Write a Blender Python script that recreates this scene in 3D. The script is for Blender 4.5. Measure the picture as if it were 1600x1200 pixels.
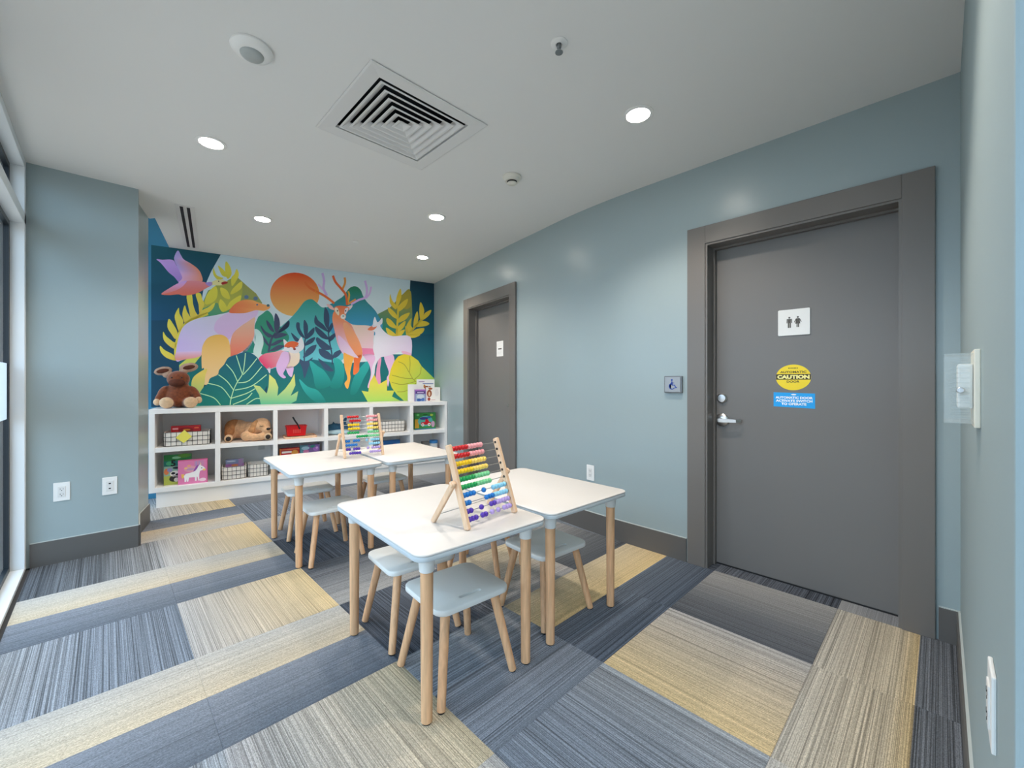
import bpy, bmesh, math, random
from mathutils import Vector, Matrix, geometry
random.seed(7)
scene = bpy.context.scene
for o in list(bpy.data.objects):
    bpy.data.objects.remove(o, do_unlink=True)
COL = scene.collection

# ------------------------------------------------------------------ camera
FPX, CX, CY, HC = 652.0, 800.0, 597.0, 1.172      # focal length and horizon in the 1600x1200 frame
YAW = math.radians(44.2)
cam_d = bpy.data.cameras.new('camera'); cam = bpy.data.objects.new('camera', cam_d); COL.objects.link(cam)
cam_d.sensor_fit = 'HORIZONTAL'; cam_d.sensor_width = 36.0; cam_d.lens = FPX / 1600.0 * 36.0
cam_d.shift_y = (CY - 600.0) / 1600.0
cam_d.clip_start = 0.02
cam.location = (0, 0, HC); cam.rotation_euler = (math.pi / 2, 0, -YAW)
scene.camera = cam

# ------------------------------------------------------------------ daylight, exposure
world = bpy.data.worlds.new('world'); scene.world = world; world.use_nodes = True
wn = world.node_tree.nodes; wn.clear()
bgn = wn.new('ShaderNodeBackground'); wo = wn.new('ShaderNodeOutputWorld')
SKY, GROUND, SKY_STRENGTH = (0.66, 0.84, 1.0, 1), (0.30, 0.29, 0.27, 1), 4.3      # pale sky above the horizon, dull ground below
wtc = wn.new('ShaderNodeTexCoord'); wsx = wn.new('ShaderNodeSeparateXYZ'); wmr = wn.new('ShaderNodeMapRange'); wmx = wn.new('ShaderNodeMix'); wmx.data_type = 'RGBA'
wmr.inputs['From Min'].default_value = -0.03; wmr.inputs['From Max'].default_value = 0.03
wmx.inputs[6].default_value = GROUND; wmx.inputs[7].default_value = SKY
wl_ = world.node_tree.links
wl_.new(wtc.outputs['Generated'], wsx.inputs[0]); wl_.new(wsx.outputs[2], wmr.inputs[0]); wl_.new(wmr.outputs[0], wmx.inputs[0]); wl_.new(wmx.outputs[2], bgn.inputs['Color'])
bgn.inputs['Strength'].default_value = SKY_STRENGTH
world.node_tree.links.new(bgn.outputs[0], wo.inputs[0])
scene.view_settings.view_transform = 'Standard'
scene.view_settings.look = 'None'
scene.view_settings.exposure = 0.0
scene.view_settings.gamma = 1.0
scene.view_settings.use_curve_mapping = False
scene.cycles.max_bounces = 12; scene.cycles.diffuse_bounces = 8
LAMP_W = 60.0            # each recessed downlight
LAMP_COL = (1.0, 0.88, 0.76)

# ------------------------------------------------------------------ frames of the place
TH = math.radians(11.2)                       # the far wing is turned by this angle
CW = Vector((3.287, 4.945, 0))                # corner of mural wall and right wall
def W(x, y, z=0.0):                           # wing coordinates (x right along the mural wall, y into it)
    c, s = math.cos(TH), math.sin(TH)
    return Vector((CW.x + c * x + s * y, CW.y - s * x + c * y, z))
CEIL = 2.55
XR = 2.72                                     # near part of the right wall
def pixel_on_mural(px, py, off=0.0):          # photo pixel -> wing (x, z) on the mural wall plane
    u = (px - CX) / FPX; v = -(py - CY) / FPX
    fx, fy = math.sin(YAW), math.cos(YAW); rx, ry = math.cos(YAW), -math.sin(YAW)
    d = Vector((fx + u * rx, fy + u * ry, v))
    n = Vector((math.sin(TH), math.cos(TH), 0))
    t = (CW.dot(n) - off) / d.dot(n)
    p = d * t
    return (p.x - CW.x) * math.cos(TH) - (p.y - CW.y) * math.sin(TH), HC + p.z

# ------------------------------------------------------------------ materials
def lin(c):
    r = []
    for v in c[:3]:
        v = v / 255.0
        r.append(v / 12.92 if v <= 0.04045 else ((v + 0.055) / 1.055) ** 2.4)
    return (r[0], r[1], r[2], 1.0)
MATS = {}
def mat(name, rgb=(200, 200, 200), rough=0.5, metal=0.0, spec=0.5, noise=0.0, nscale=20.0, bump=0.0, stretch=None, emit=None, coat=0.0, sheen=0.0):
    if name in MATS: return MATS[name]
    m = bpy.data.materials.new(name); m.use_nodes = True
    nt = m.node_tree; b = nt.nodes['Principled BSDF']
    b.inputs['Base Color'].default_value = lin(rgb); b.inputs['Roughness'].default_value = rough
    b.inputs['Metallic'].default_value = metal; b.inputs['Specular IOR Level'].default_value = spec
    b.inputs['Coat Weight'].default_value = coat; b.inputs['Sheen Weight'].default_value = sheen
    if noise > 0 or bump > 0:
        tc = nt.nodes.new('ShaderNodeTexCoord'); nz = nt.nodes.new('ShaderNodeTexNoise')
        nz.inputs['Scale'].default_value = nscale; nz.inputs['Detail'].default_value = 4
        if stretch:
            mp = nt.nodes.new('ShaderNodeMapping'); mp.inputs['Scale'].default_value = stretch
            nt.links.new(tc.outputs['Object'], mp.inputs[0]); nt.links.new(mp.outputs[0], nz.inputs['Vector'])
        else:
            nt.links.new(tc.outputs['Object'], nz.inputs['Vector'])
        if noise > 0:
            rp = nt.nodes.new('ShaderNodeValToRGB')
            c = lin(rgb)
            rp.color_ramp.elements[0].position = 0.3; rp.color_ramp.elements[1].position = 0.7
            rp.color_ramp.elements[0].color = tuple(min(1, v * (1 - noise)) for v in c[:3]) + (1,)
            rp.color_ramp.elements[1].color = tuple(min(1, v * (1 + noise)) for v in c[:3]) + (1,)
            nt.links.new(nz.outputs['Fac'], rp.inputs[0]); nt.links.new(rp.outputs[0], b.inputs['Base Color'])
        if bump > 0:
            bp = nt.nodes.new('ShaderNodeBump'); bp.inputs['Strength'].default_value = bump; bp.inputs['Distance'].default_value = 0.002
            nt.links.new(nz.outputs['Fac'], bp.inputs['Height']); nt.links.new(bp.outputs[0], b.inputs['Normal'])
    if emit:
        b.inputs['Emission Color'].default_value = lin(emit[0]); b.inputs['Emission Strength'].default_value = emit[1]
    MATS[name] = m
    return m
WALL = mat('wall_paint', (150, 165, 168), 0.30, spec=0.5, bump=0.06, nscale=220)
WALLM = mat('wall_paint_matte', (150, 165, 168), 0.6, spec=0.15, bump=0.06, nscale=220)
BLUEW = mat('wing_wall_paint', (64, 132, 164), 0.34, spec=0.45, bump=0.06, nscale=220)
CEILM = mat('ceiling_paint', (222, 222, 220), 0.85, bump=0.03, nscale=250)
WHITE = mat('white_lacquer', (242, 241, 239), 0.38, noise=0.012, nscale=6)
TABLEW = mat('table_laminate', (216, 212, 208), 0.42, noise=0.01, nscale=8)
PLASTW = mat('white_plastic', (228, 228, 226), 0.35)
GREYP = mat('pale_grey_plastic', (214, 215, 213), 0.45)
SEATM = mat('seat_paint', (222, 222, 218), 0.4, noise=0.012, nscale=10)
WOOD = mat('beech_wood', (214, 166, 124), 0.5, noise=0.16, nscale=6, stretch=(14, 14, 1.2), bump=0.05)
WOODP = mat('pale_beech', (222, 186, 152), 0.5, noise=0.09, nscale=6, stretch=(12, 12, 2))
DOORM = mat('door_paint', (112, 110, 108), 0.42, bump=0.03, nscale=160)
TRIMM = mat('trim_paint', (110, 106, 102), 0.36, bump=0.02, nscale=160)
CAULK = mat('caulk_line', (185, 192, 190), 0.6)
BASEM = mat('baseboard_rubber', (92, 90, 88), 0.45)
STEEL = mat('brushed_steel', (205, 205, 205), 0.28, metal=1.0)
BLACK = mat('black_rubber', (22, 23, 25), 0.55)
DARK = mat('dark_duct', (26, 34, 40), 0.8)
GASK = mat('dark_frame', (20, 30, 38), 0.4)
ALU = mat('white_aluminium', (222, 228, 232), 0.35)
def colattr_mat(name, rough=0.5, bump=0.0, nscale=300):
    m = bpy.data.materials.new(name); m.use_nodes = True; nt = m.node_tree
    b = nt.nodes['Principled BSDF']; b.inputs['Roughness'].default_value = rough
    a = nt.nodes.new('ShaderNodeAttribute'); a.attribute_name = 'Col'
    nt.links.new(a.outputs['Color'], b.inputs['Base Color'])
    return m
PAINT = colattr_mat('mural_paint', 0.5)
PRINT = colattr_mat('printed_card', 0.4)
def carpet_mat():
    m = bpy.data.materials.new('carpet'); m.use_nodes = True; nt = m.node_tree
    b = nt.nodes['Principled BSDF']; b.inputs['Roughness'].default_value = 0.95; b.inputs['Specular IOR Level'].default_value = 0.15
    a = nt.nodes.new('ShaderNodeAttribute'); a.attribute_name = 'Col'
    tc = nt.nodes.new('ShaderNodeTexCoord'); oi = nt.nodes.new('ShaderNodeObjectInfo')
    def noise(sc, scale=1.0, detail=2.0, rough=0.6):
        mp = nt.nodes.new('ShaderNodeMapping'); mp.inputs['Scale'].default_value = sc
        ad = nt.nodes.new('ShaderNodeVectorMath'); ad.operation = 'ADD'
        cb = nt.nodes.new('ShaderNodeCombineXYZ'); ml = nt.nodes.new('ShaderNodeMath'); ml.operation = 'MULTIPLY'; ml.inputs[1].default_value = 37.0
        nt.links.new(oi.outputs['Random'], ml.inputs[0]); nt.links.new(ml.outputs[0], cb.inputs[0]); nt.links.new(ml.outputs[0], cb.inputs[2])
        nt.links.new(tc.outputs['Object'], mp.inputs[0]); nt.links.new(mp.outputs[0], ad.inputs[0]); nt.links.new(cb.outputs[0], ad.inputs[1])
        n = nt.nodes.new('ShaderNodeTexNoise'); n.inputs['Scale'].default_value = scale; n.inputs['Detail'].default_value = detail; n.inputs['Roughness'].default_value = rough
        nt.links.new(ad.outputs[0], n.inputs['Vector'])
        return n
    n1 = noise((330, 0.7, 1)); n2 = noise((420, 190, 1)); n3 = noise((120, 0.35, 1))
    def ramp(n, p0, v0, p1, v1):
        r = nt.nodes.new('ShaderNodeMapRange'); r.inputs['From Min'].default_value = p0; r.inputs['From Max'].default_value = p1
        r.inputs['To Min'].default_value = v0; r.inputs['To Max'].default_value = v1
        nt.links.new(n.outputs['Fac'], r.inputs['Value']); return r
    r1 = ramp(n1, 0.36, -0.55, 0.62, 0.42); r3 = ramp(n3, 0.35, -0.2, 0.65, 0.16)
    s = nt.nodes.new('ShaderNodeMath'); s.operation = 'ADD'; nt.links.new(r1.outputs[0], s.inputs[0]); nt.links.new(r3.outputs[0], s.inputs[1])
    k = nt.nodes.new('ShaderNodeMath'); k.operation = 'MULTIPLY'; nt.links.new(s.outputs[0], k.inputs[0]); nt.links.new(a.outputs['Alpha'], k.inputs[1])
    r2 = ramp(n2, 0.25, 0.6, 0.75, 1.4)
    o1 = nt.nodes.new('ShaderNodeMath'); o1.operation = 'ADD'; o1.inputs[1].default_value = 1.0; nt.links.new(k.outputs[0], o1.inputs[0])
    mu = nt.nodes.new('ShaderNodeMath'); mu.operation = 'MULTIPLY'; nt.links.new(o1.outputs[0], mu.inputs[0]); nt.links.new(r2.outputs[0], mu.inputs[1])
    vm = nt.nodes.new('ShaderNodeVectorMath'); vm.operation = 'SCALE'
    nt.links.new(a.outputs['Color'], vm.inputs[0]); nt.links.new(mu.outputs[0], vm.inputs['Scale'])
    nt.links.new(vm.outputs[0], b.inputs['Base Color'])
    bp = nt.nodes.new('ShaderNodeBump'); bp.inputs['Strength'].default_value = 0.5; bp.inputs['Distance'].default_value = 0.003
    nt.links.new(mu.outputs[0], bp.inputs['Height']); nt.links.new(bp.outputs[0], b.inputs['Normal'])
    return m
CARPET = carpet_mat()
def glass_mat(name, tint=(0.93, 0.97, 1.0), haze=0.0):
    m = bpy.data.materials.new(name); m.use_nodes = True; nt = m.node_tree; nt.nodes.clear()
    o = nt.nodes.new('ShaderNodeOutputMaterial'); mx = nt.nodes.new('ShaderNodeMixShader'); t = nt.nodes.new('ShaderNodeBsdfTransparent'); g = nt.nodes.new('ShaderNodeBsdfGlossy')
    t.inputs[0].default_value = tint + (1,); g.inputs['Roughness'].default_value = 0.03
    f = nt.nodes.new('ShaderNodeFresnel'); f.inputs['IOR'].default_value = 1.2
    ge = nt.nodes.new('ShaderNodeNewGeometry'); iv = nt.nodes.new('ShaderNodeMath'); iv.operation = 'SUBTRACT'; iv.inputs[0].default_value = 1.0; fm = nt.nodes.new('ShaderNodeMath'); fm.operation = 'MULTIPLY'
    nt.links.new(ge.outputs['Backfacing'], iv.inputs[1]); nt.links.new(iv.outputs[0], fm.inputs[0]); nt.links.new(f.outputs[0], fm.inputs[1])      # a thin sheet: reflect once, at the entry face
    nt.links.new(fm.outputs[0], mx.inputs[0]); nt.links.new(t.outputs[0], mx.inputs[1]); nt.links.new(g.outputs[0], mx.inputs[2])
    if haze:                                         # slightly milky plastic
        m2 = nt.nodes.new('ShaderNodeMixShader'); df = nt.nodes.new('ShaderNodeBsdfDiffuse'); df.inputs[0].default_value = (0.85, 0.87, 0.88, 1); m2.inputs[0].default_value = haze
        nt.links.new(mx.outputs[0], m2.inputs[1]); nt.links.new(df.outputs[0], m2.inputs[2]); nt.links.new(m2.outputs[0], o.inputs[0])
    else: nt.links.new(mx.outputs[0], o.inputs[0])
    return m
GLASS = glass_mat('window_glass'); CLEARP = glass_mat('clear_plastic', (0.97, 0.985, 0.985), 0.10)
def frost_mat():
    m = bpy.data.materials.new('frosted_film'); m.use_nodes = True; nt = m.node_tree; nt.nodes.clear()
    o = nt.nodes.new('ShaderNodeOutputMaterial'); mx = nt.nodes.new('ShaderNodeMixShader'); t = nt.nodes.new('ShaderNodeBsdfTranslucent'); g = nt.nodes.new('ShaderNodeBsdfDiffuse')
    t.inputs[0].default_value = (0.8, 0.85, 0.9, 1); g.inputs[0].default_value = (0.8, 0.85, 0.9, 1); mx.inputs[0].default_value = 0.4
    nt.links.new(t.outputs[0], mx.inputs[1]); nt.links.new(g.outputs[0], mx.inputs[2]); nt.links.new(mx.outputs[0], o.inputs[0])
    return m
FROST = frost_mat()

# ------------------------------------------------------------------ mesh helpers
def link(name, me, m=None, parent=None, loc=None, rotz=0.0, smooth=False):
    o = bpy.data.objects.new(name, me); COL.objects.link(o)
    if m is not None and me is not None and not me.materials: me.materials.append(m)
    if parent is not None: o.parent = parent
    if loc is not None: o.location = loc
    if rotz: o.rotation_euler = (0, 0, rotz)
    if smooth and me is not None:
        me.polygons.foreach_set('use_smooth', [True] * len(me.polygons))
        try: me.set_sharp_from_angle(angle=math.radians(38))
        except Exception: pass
    return o
def tomesh(name, bm):
    bmesh.ops.recalc_face_normals(bm, faces=bm.faces)
    me = bpy.data.meshes.new(name); bm.to_mesh(me); bm.free(); return me
def obj(name, bm, m, parent=None, loc=None, rotz=0.0, smooth=False):
    return link(name, tomesh(name, bm), m, parent, loc, rotz, smooth)
def tag(o, label=None, cat=None, group=None, kind=None):
    if label: o['label'] = label
    if cat: o['category'] = cat
    if group: o['group'] = group
    if kind: o['kind'] = kind
    return o
def thing(name, label, cat, loc=(0, 0, 0), rotz=0.0, group=None):
    o = bpy.data.objects.new(name, None); COL.objects.link(o); o.empty_display_size = 0.05
    o.location = loc; o.rotation_euler = (0, 0, rotz)
    return tag(o, label, cat, group)
def copy_tree(o, parent=None):
    c = o.copy(); COL.objects.link(c)
    if parent is not None: c.parent = parent
    for ch in [x for x in bpy.data.objects if x.parent == o]: copy_tree(ch, c)
    return c
def B(): return bmesh.new()
def box(bm, x0, x1, y0, y1, z0, z1, bev=0.0, M=None):
    t = bmesh.new()
    bmesh.ops.create_cube(t, size=1.0)
    for v in t.verts: v.co = Vector(((x0 + x1) / 2 + v.co.x * (x1 - x0), (y0 + y1) / 2 + v.co.y * (y1 - y0), (z0 + z1) / 2 + v.co.z * (z1 - z0)))
    if bev: bmesh.ops.bevel(t, geom=t.edges[:], offset=bev, segments=2, affect='EDGES', profile=0.6)
    merge(bm, t, M); return bm
def merge(bm, t, M=None):
    mp = {}
    for v in t.verts: mp[v] = bm.verts.new(M @ v.co if M is not None else v.co)
    for f in t.faces:
        try: bm.faces.new([mp[v] for v in f.verts])
        except ValueError: pass
    t.free()
def rings(bm, loops, cap0=True, cap1=True):
    L = [[bm.verts.new(p) for p in l] for l in loops]
    n = len(L[0])
    for a, b in zip(L[:-1], L[1:]):
        for i in range(n): bm.faces.new((a[i], a[(i + 1) % n], b[(i + 1) % n], b[i]))
    if cap0: bm.faces.new(L[0][::-1])
    if cap1: bm.faces.new(L[-1])
    return bm
def cyl(bm, p0, p1, r0, r1=None, n=16, soft=0.0):
    p0, p1 = Vector(p0), Vector(p1); r1 = r0 if r1 is None else r1
    d = (p1 - p0); L = d.length; d.normalize()
    a = d.orthogonal().normalized(); b = d.cross(a)
    def loop(t, r): c = p0 + d * t; return [c + (a * math.cos(2 * math.pi * i / n) + b * math.sin(2 * math.pi * i / n)) * r for i in range(n)]
    if soft: ls = [loop(0, r0 - soft), loop(soft, r0), loop(L - soft, r1), loop(L, r1 - soft)]
    else: ls = [loop(0, r0), loop(L, r1)]
    return rings(bm, ls)
def lathe(bm, prof, n=24, M=None):
    t = bmesh.new()
    hollow = prof[0][0] > 0.0021 and prof[-1][0] > 0.0021          # a ring with an open middle
    if hollow: prof = list(prof) + [prof[0]]
    rings(t, [[Vector((r * math.cos(2 * math.pi * i / n), r * math.sin(2 * math.pi * i / n), z)) for i in range(n)] for r, z in prof], not hollow, not hollow)
    if hollow: bmesh.ops.remove_doubles(t, verts=t.verts, dist=1e-6)
    merge(bm, t, M); return bm
def tube(bm, pts, r, n=8, closed=False):
    pts = [Vector(p) for p in pts]; L = []
    N = len(pts)
    for i, p in enumerate(pts):
        if closed: t = pts[(i + 1) % N] - pts[i - 1]
        else: t = pts[min(i + 1, N - 1)] - pts[max(i - 1, 0)]
        t.normalize()
        ref = Vector((0, 0, 1)) if abs(t.z) < 0.9 else Vector((1, 0, 0))
        a = t.cross(ref).normalized(); b = t.cross(a)
        L.append([p + (a * math.cos(2 * math.pi * k / n) + b * math.sin(2 * math.pi * k / n)) * r for k in range(n)])
    if closed: L.append(L[0]); rings(bm, L, False, False)
    else: rings(bm, L)
    return bm
def rrect(w, d, r, seg=5):
    pts = []
    for cx, cy, a0 in ((w / 2 - r, d / 2 - r, 0), (-w / 2 + r, d / 2 - r, 90), (-w / 2 + r, -d / 2 + r, 180), (w / 2 - r, -d / 2 + r, 270)):
        for k in range(seg + 1):
            a = math.radians(a0 + 90 * k / seg); pts.append((cx + r * math.cos(a), cy + r * math.sin(a)))
    return pts
def slab(bm, w, d, r, z0, z1, bev=0.003, cap_top=True, seg=5):
    ls = []
    for ins, z in ((bev, z0), (bev * 0.3, z0 + bev * 0.4), (0, z0 + bev), (0, z1 - bev), (bev * 0.3, z1 - bev * 0.4), (bev, z1)):
        ls.append([Vector((x, y, z)) for x, y in rrect(w - 2 * ins, d - 2 * ins, r - ins, seg)])
    return rings(bm, ls, True, cap_top)
def extrude_poly(bm, pts2, t0, t1, axis='z', M=None):
    """prism from a 2-D outline; axis z: (x,y)->xy ; axis y: (x,z) outline, depth along y"""
    t = bmesh.new()
    f = (lambda p, h: Vector((p[0], p[1], h))) if axis == 'z' else (lambda p, h: Vector((p[0], h, p[1])))
    rings(t, [[f(p, t0) for p in pts2], [f(p, t1) for p in pts2]])
    bmesh.ops.triangulate(t, faces=[q for q in t.faces if len(q.verts) > 4])
    merge(bm, t, M); return bm
def ellipsoid(bm, c, r, M=None, u=16, v=10):
    t = bmesh.new(); bmesh.ops.create_uvsphere(t, u_segments=u, v_segments=v, radius=1.0)
    S = Matrix.Translation(c) @ (M if M is not None else Matrix.Identity(4)) @ Matrix.Diagonal((r[0], r[1], r[2], 1))
    merge(bm, t, S); return bm
def rot(ax, deg): return Matrix.Rotation(math.radians(deg), 4, ax)
def blob(name, ells, m, parent, voxel=0.008, smooth_it=6):
    """one continuous soft body grown from overlapping ellipsoids"""
    bm = B()
    for e in ells: ellipsoid(bm, Vector(e[0]), e[1], e[2] if len(e) > 2 else None)
    me = tomesh(name, bm); o = bpy.data.objects.new(name, me); COL.objects.link(o)
    r = o.modifiers.new('r', 'REMESH'); r.mode = 'VOXEL'; r.voxel_size = voxel
    s = o.modifiers.new('s', 'SMOOTH'); s.factor = 0.6; s.iterations = smooth_it
    bpy.context.view_layer.update()
    me2 = bpy.data.meshes.new_from_object(o.evaluated_get(bpy.context.evaluated_depsgraph_get()))
    bpy.data.objects.remove(o, do_unlink=True)
    me2.name = name
    me2.materials.clear()
    return link(name, me2, m, parent, smooth=True)
def colour_mesh(name, polys, m, parent=None, gain=1.0):
    """polys: list of (list of 3-D points, list of linear colours per point) triangulated into one mesh"""
    V, Fc, C = [], [], []
    for pts, cols in polys:
        b = len(V); V += [tuple(p) for p in pts]; C += cols
        tri = geometry.tessellate_polygon([[Vector(p) for p in pts]])
        Fc += [tuple(b + i for i in t) for t in tri]
    me = bpy.data.meshes.new(name); me.from_pydata(V, [], Fc)
    at = me.color_attributes.new('Col', 'FLOAT_COLOR', 'POINT')
    C = [tuple(c * min(gain, max(1.0, 0.84 / max(q[:3]))) for c in q[:3]) + (1.0,) for q in C]
    at.data.foreach_set('color', [c for q in C for c in q])
    return link(name, me, m, parent)
def smooth_closed(P, sub=4):
    out = []; n = len(P)
    for i in range(n):
        p0, p1, p2, p3 = P[i - 1], P[i], P[(i + 1) % n], P[(i + 2) % n]
        for k in range(sub):
            t = k / sub
            out.append(tuple(0.5 * (2 * p1[j] + (p2[j] - p0[j]) * t + (2 * p0[j] - 5 * p1[j] + 4 * p2[j] - p3[j]) * t * t + (3 * p1[j] - p0[j] - 3 * p2[j] + p3[j]) * t ** 3) for j in (0, 1)))
    return out
def text_polys(body, size, bold=0.0, align='CENTER'):
    """returns mesh (x right, y up) of a line of text"""
    c = bpy.data.curves.new('txt', 'FONT'); c.body = body; c.size = size; c.align_x = align; c.align_y = 'CENTER'; c.offset = bold; c.resolution_u = 3
    o = bpy.data.objects.new('txt', c); COL.objects.link(o); bpy.context.view_layer.update()
    me = bpy.data.meshes.new_from_object(o.evaluated_get(bpy.context.evaluated_depsgraph_get()))
    bpy.data.objects.remove(o, do_unlink=True); bpy.data.curves.remove(c)
    return me
def text_part(name, body, size, m, parent, M, width=None, bold=0.0):
    me = text_polys(body, size, bold); me.name = name
    if width:
        xs = [v.co.x for v in me.vertices]; w = max(xs) - min(xs); c = (max(xs) + min(xs)) / 2
        ys = [v.co.y for v in me.vertices]; cy = (max(ys) + min(ys)) / 2; h = max(ys) - min(ys)
        for v in me.vertices: v.co.x = (v.co.x - c) * width / w; v.co.y = (v.co.y - cy) * size / h
    me.transform(M); me.materials.clear()
    return link(name, me, m, parent)

# ================================================================== ROOM SHELL
def struct(name, bm, m, parent=None, smooth=False):
    o = obj(name, bm, m, parent, smooth=smooth)
    if parent is None: o['kind'] = 'structure'
    return o
def strip(bm, pts, z0, z1, th, side=1):
    """vertical wall along a plan polyline, thickness th to the right (side=1) of travel"""
    P = [Vector((p[0], p[1])) for p in pts]
    off = []
    for i, p in enumerate(P):
        d = Vector((0, 0))
        if i > 0: d += (P[i] - P[i - 1]).normalized()
        if i < len(P) - 1: d += (P[i + 1] - P[i]).normalized()
        d.normalize(); off.append(p + Vector((d.y, -d.x)) * th * side)
    rings_ = []
    for p, q in zip(P, off):
        rings_.append([Vector((p.x, p.y, z0)), Vector((p.x, p.y, z1)), Vector((q.x, q.y, z1)), Vector((q.x, q.y, z0))])
    return rings(bm, rings_)
def wl(x, y): p = W(x, y); return (p.x, p.y)
ARC = []
R0 = 1.0 / TH; Y0 = 1.5
for k in range(25):
    a = TH * k / 24; ARC.append((XR + R0 * (1 - math.cos(a)), Y0 + R0 * math.sin(a)))
ARC_END_W = (ARC[-1][0] - CW.x) * math.sin(TH) + (ARC[-1][1] - CW.y) * math.cos(TH)   # wing y of the arc end
TOP = 2.86
D1 = (0.130, 1.037)            # opening of the near door along y
D2 = (-1.967, -1.071)          # opening of the far door along wing y
DH = 2.045
# right wall
bm = B()
strip(bm, [(XR, -3.2), (XR, D1[0])], 0, TOP, 0.16)
strip(bm, [(XR, D1[0]), (XR, D1[1])], DH, TOP, 0.16)
strip(bm, [(XR, D1[1])] + ARC + [wl(0, D2[0])], 0, TOP, 0.16)
strip(bm, [wl(0, D2[0]), wl(0, D2[1])], DH, TOP, 0.16)
strip(bm, [wl(0, D2[1]), wl(0, 0.16)], 0, TOP, 0.16)
struct('wall_right', bm, WALL)
# mural wall
bm = B(); strip(bm, [wl(-3.45, 0), wl(0, 0)], 0, TOP, 0.16, -1); struct('wall_back', bm, BLUEW)
# pillar between the two windows
PC = [(-0.49, 4.0), (0.165, 4.0), (0.182, 4.33), (0.253, 4.635), wl(-3.30, -0.88), (-0.49, 4.5)]
bm = B(); extrude_poly(bm, PC, 0, TOP); struct('wall_left', bm, WALL)
# wall beside the camera and the corridor behind it
WY = -0.06
bm = B(); box(bm, 0.765, XR, WY - 0.14, WY, 0, TOP, bev=0.004); struct('wall_front', bm, WALLM)
bm = B(); box(bm, -0.6, XR + 0.16, -3.35, -3.2, 0, TOP); struct('wall_corridor', bm, WALL)
# baseboards
def baseboard(name, pts, m=BASEM, h=0.15, side=-1):
    bm = B(); strip(bm, pts, 0, h, 0.012, side); o = struct(name, bm, m)
    bm = B(); strip(bm, pts, h, h + 0.004, 0.007, side); obj('caulk_bead', bm, CAULK, o); return o
baseboard('baseboard_right', [(XR, D1[1] + 0.122)] + ARC + [wl(0, D2[0] - 0.13)])
baseboard('baseboard_right_far', [wl(0, D2[1] + 0.13), wl(0, -0.47)])
baseboard('baseboard_right_near', [(XR, WY), (XR, D1[0] - 0.122)])
baseboard('baseboard_front', [(XR - 0.013, WY), (0.765, WY)], side=1)
baseboard('baseboard_left', [(-0.345, 4.0), (0.165, 4.0)], side=1)
baseboard('baseboard_pillar', [(0.166, 4.0), (0.182, 4.33), (0.253, 4.63)], side=1)

# ceiling with an opening for the air diffuser
VC, VH = Vector((1.137, 2.02)), 0.30
out = [(-0.62, -3.4), (3.0, -3.4), (3.0, 1.2), wl(0.2, -2.3), wl(0.2, 0.2), wl(-2.861, 0.2), wl(-2.861, -0.931), wl(-2.92, -0.893), wl(-3.42, -0.893), (-0.62, 4.2)]
hole = [(VC.x - VH, VC.y - VH), (VC.x + VH, VC.y - VH), (VC.x + VH, VC.y + VH), (VC.x - VH, VC.y + VH)]
bm = B(); E_ = []
for lp in (out, hole):
    vs = [bm.verts.new((x, y, CEIL)) for x, y in lp]
    E_ += [bm.edges.new((vs[i], vs[(i + 1) % len(vs)])) for i in range(len(vs))]
bmesh.ops.triangle_fill(bm, edges=E_, use_beauty=True)
strip(bm, [wl(-2.861, 0.1), wl(-2.861, -0.931), wl(-2.92, -0.893)], CEIL, TOP, 0.02, 1)
box(bm, -1.2, 4.2, -3.5, 6.6, TOP, TOP + 0.1)
c_ob = struct('ceiling', bm, CEILM)

# floor: slab with carpet tiles
bm = B(); box(bm, -0.62, 4.0, -3.4, 6.4, -0.12, -0.008); floor = struct('floor', bm, mat('subfloor', (70, 72, 76), 0.9))
TX, TY, TP = -0.343, -0.2385, 0.6112
TILES = {
 'U': [(0, (92, 98, 106), 1.0), (.497, (108, 113, 120), 1.0), (.503, (200, 178, 136), .6), (.6, (188, 176, 154), .7), (1, (178, 173, 163), .7)],
 'L': [(0, (166, 165, 164), .7), (.35, (180, 171, 157), .65), (.75, (194, 177, 146), .55), (1, (204, 182, 140), .5)],
 'l': [(0, (156, 157, 160), .75), (.45, (176, 169, 158), .7), (1, (188, 175, 148), .65)],
 'S': [(0, (98, 106, 117), .45), (.497, (126, 132, 142), .35), (.503, (192, 178, 154), .3), (.75, (184, 177, 164), .3), (1, (176, 174, 170), .3)],
 'T': [(0, (78, 88, 102), .8), (.497, (98, 107, 119), .9), (.503, (208, 184, 138), .3), (1, (190, 177, 152), .3)],
 'D': [(0, (82, 87, 94), 1.0), (.5, (104, 108, 113), 1.0), (1, (140, 141, 142), .85)],
 'K': [(0, (76, 82, 92), 1.1), (1, (100, 105, 114), 1.1)],
 'B': [(0, (112, 121, 133), .95), (.5, (122, 130, 141), .95), (1, (146, 151, 157), .85)],
 'G': [(0, (112, 118, 127), .35), (.5, (128, 132, 139), .35), (1, (152, 153, 154), .35)],
 'H': [(0, (86, 90, 97), .8), (.35, (104, 107, 112), .7), (.7, (136, 137, 138), .5), (1, (152, 152, 151), .45)],
}
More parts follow.
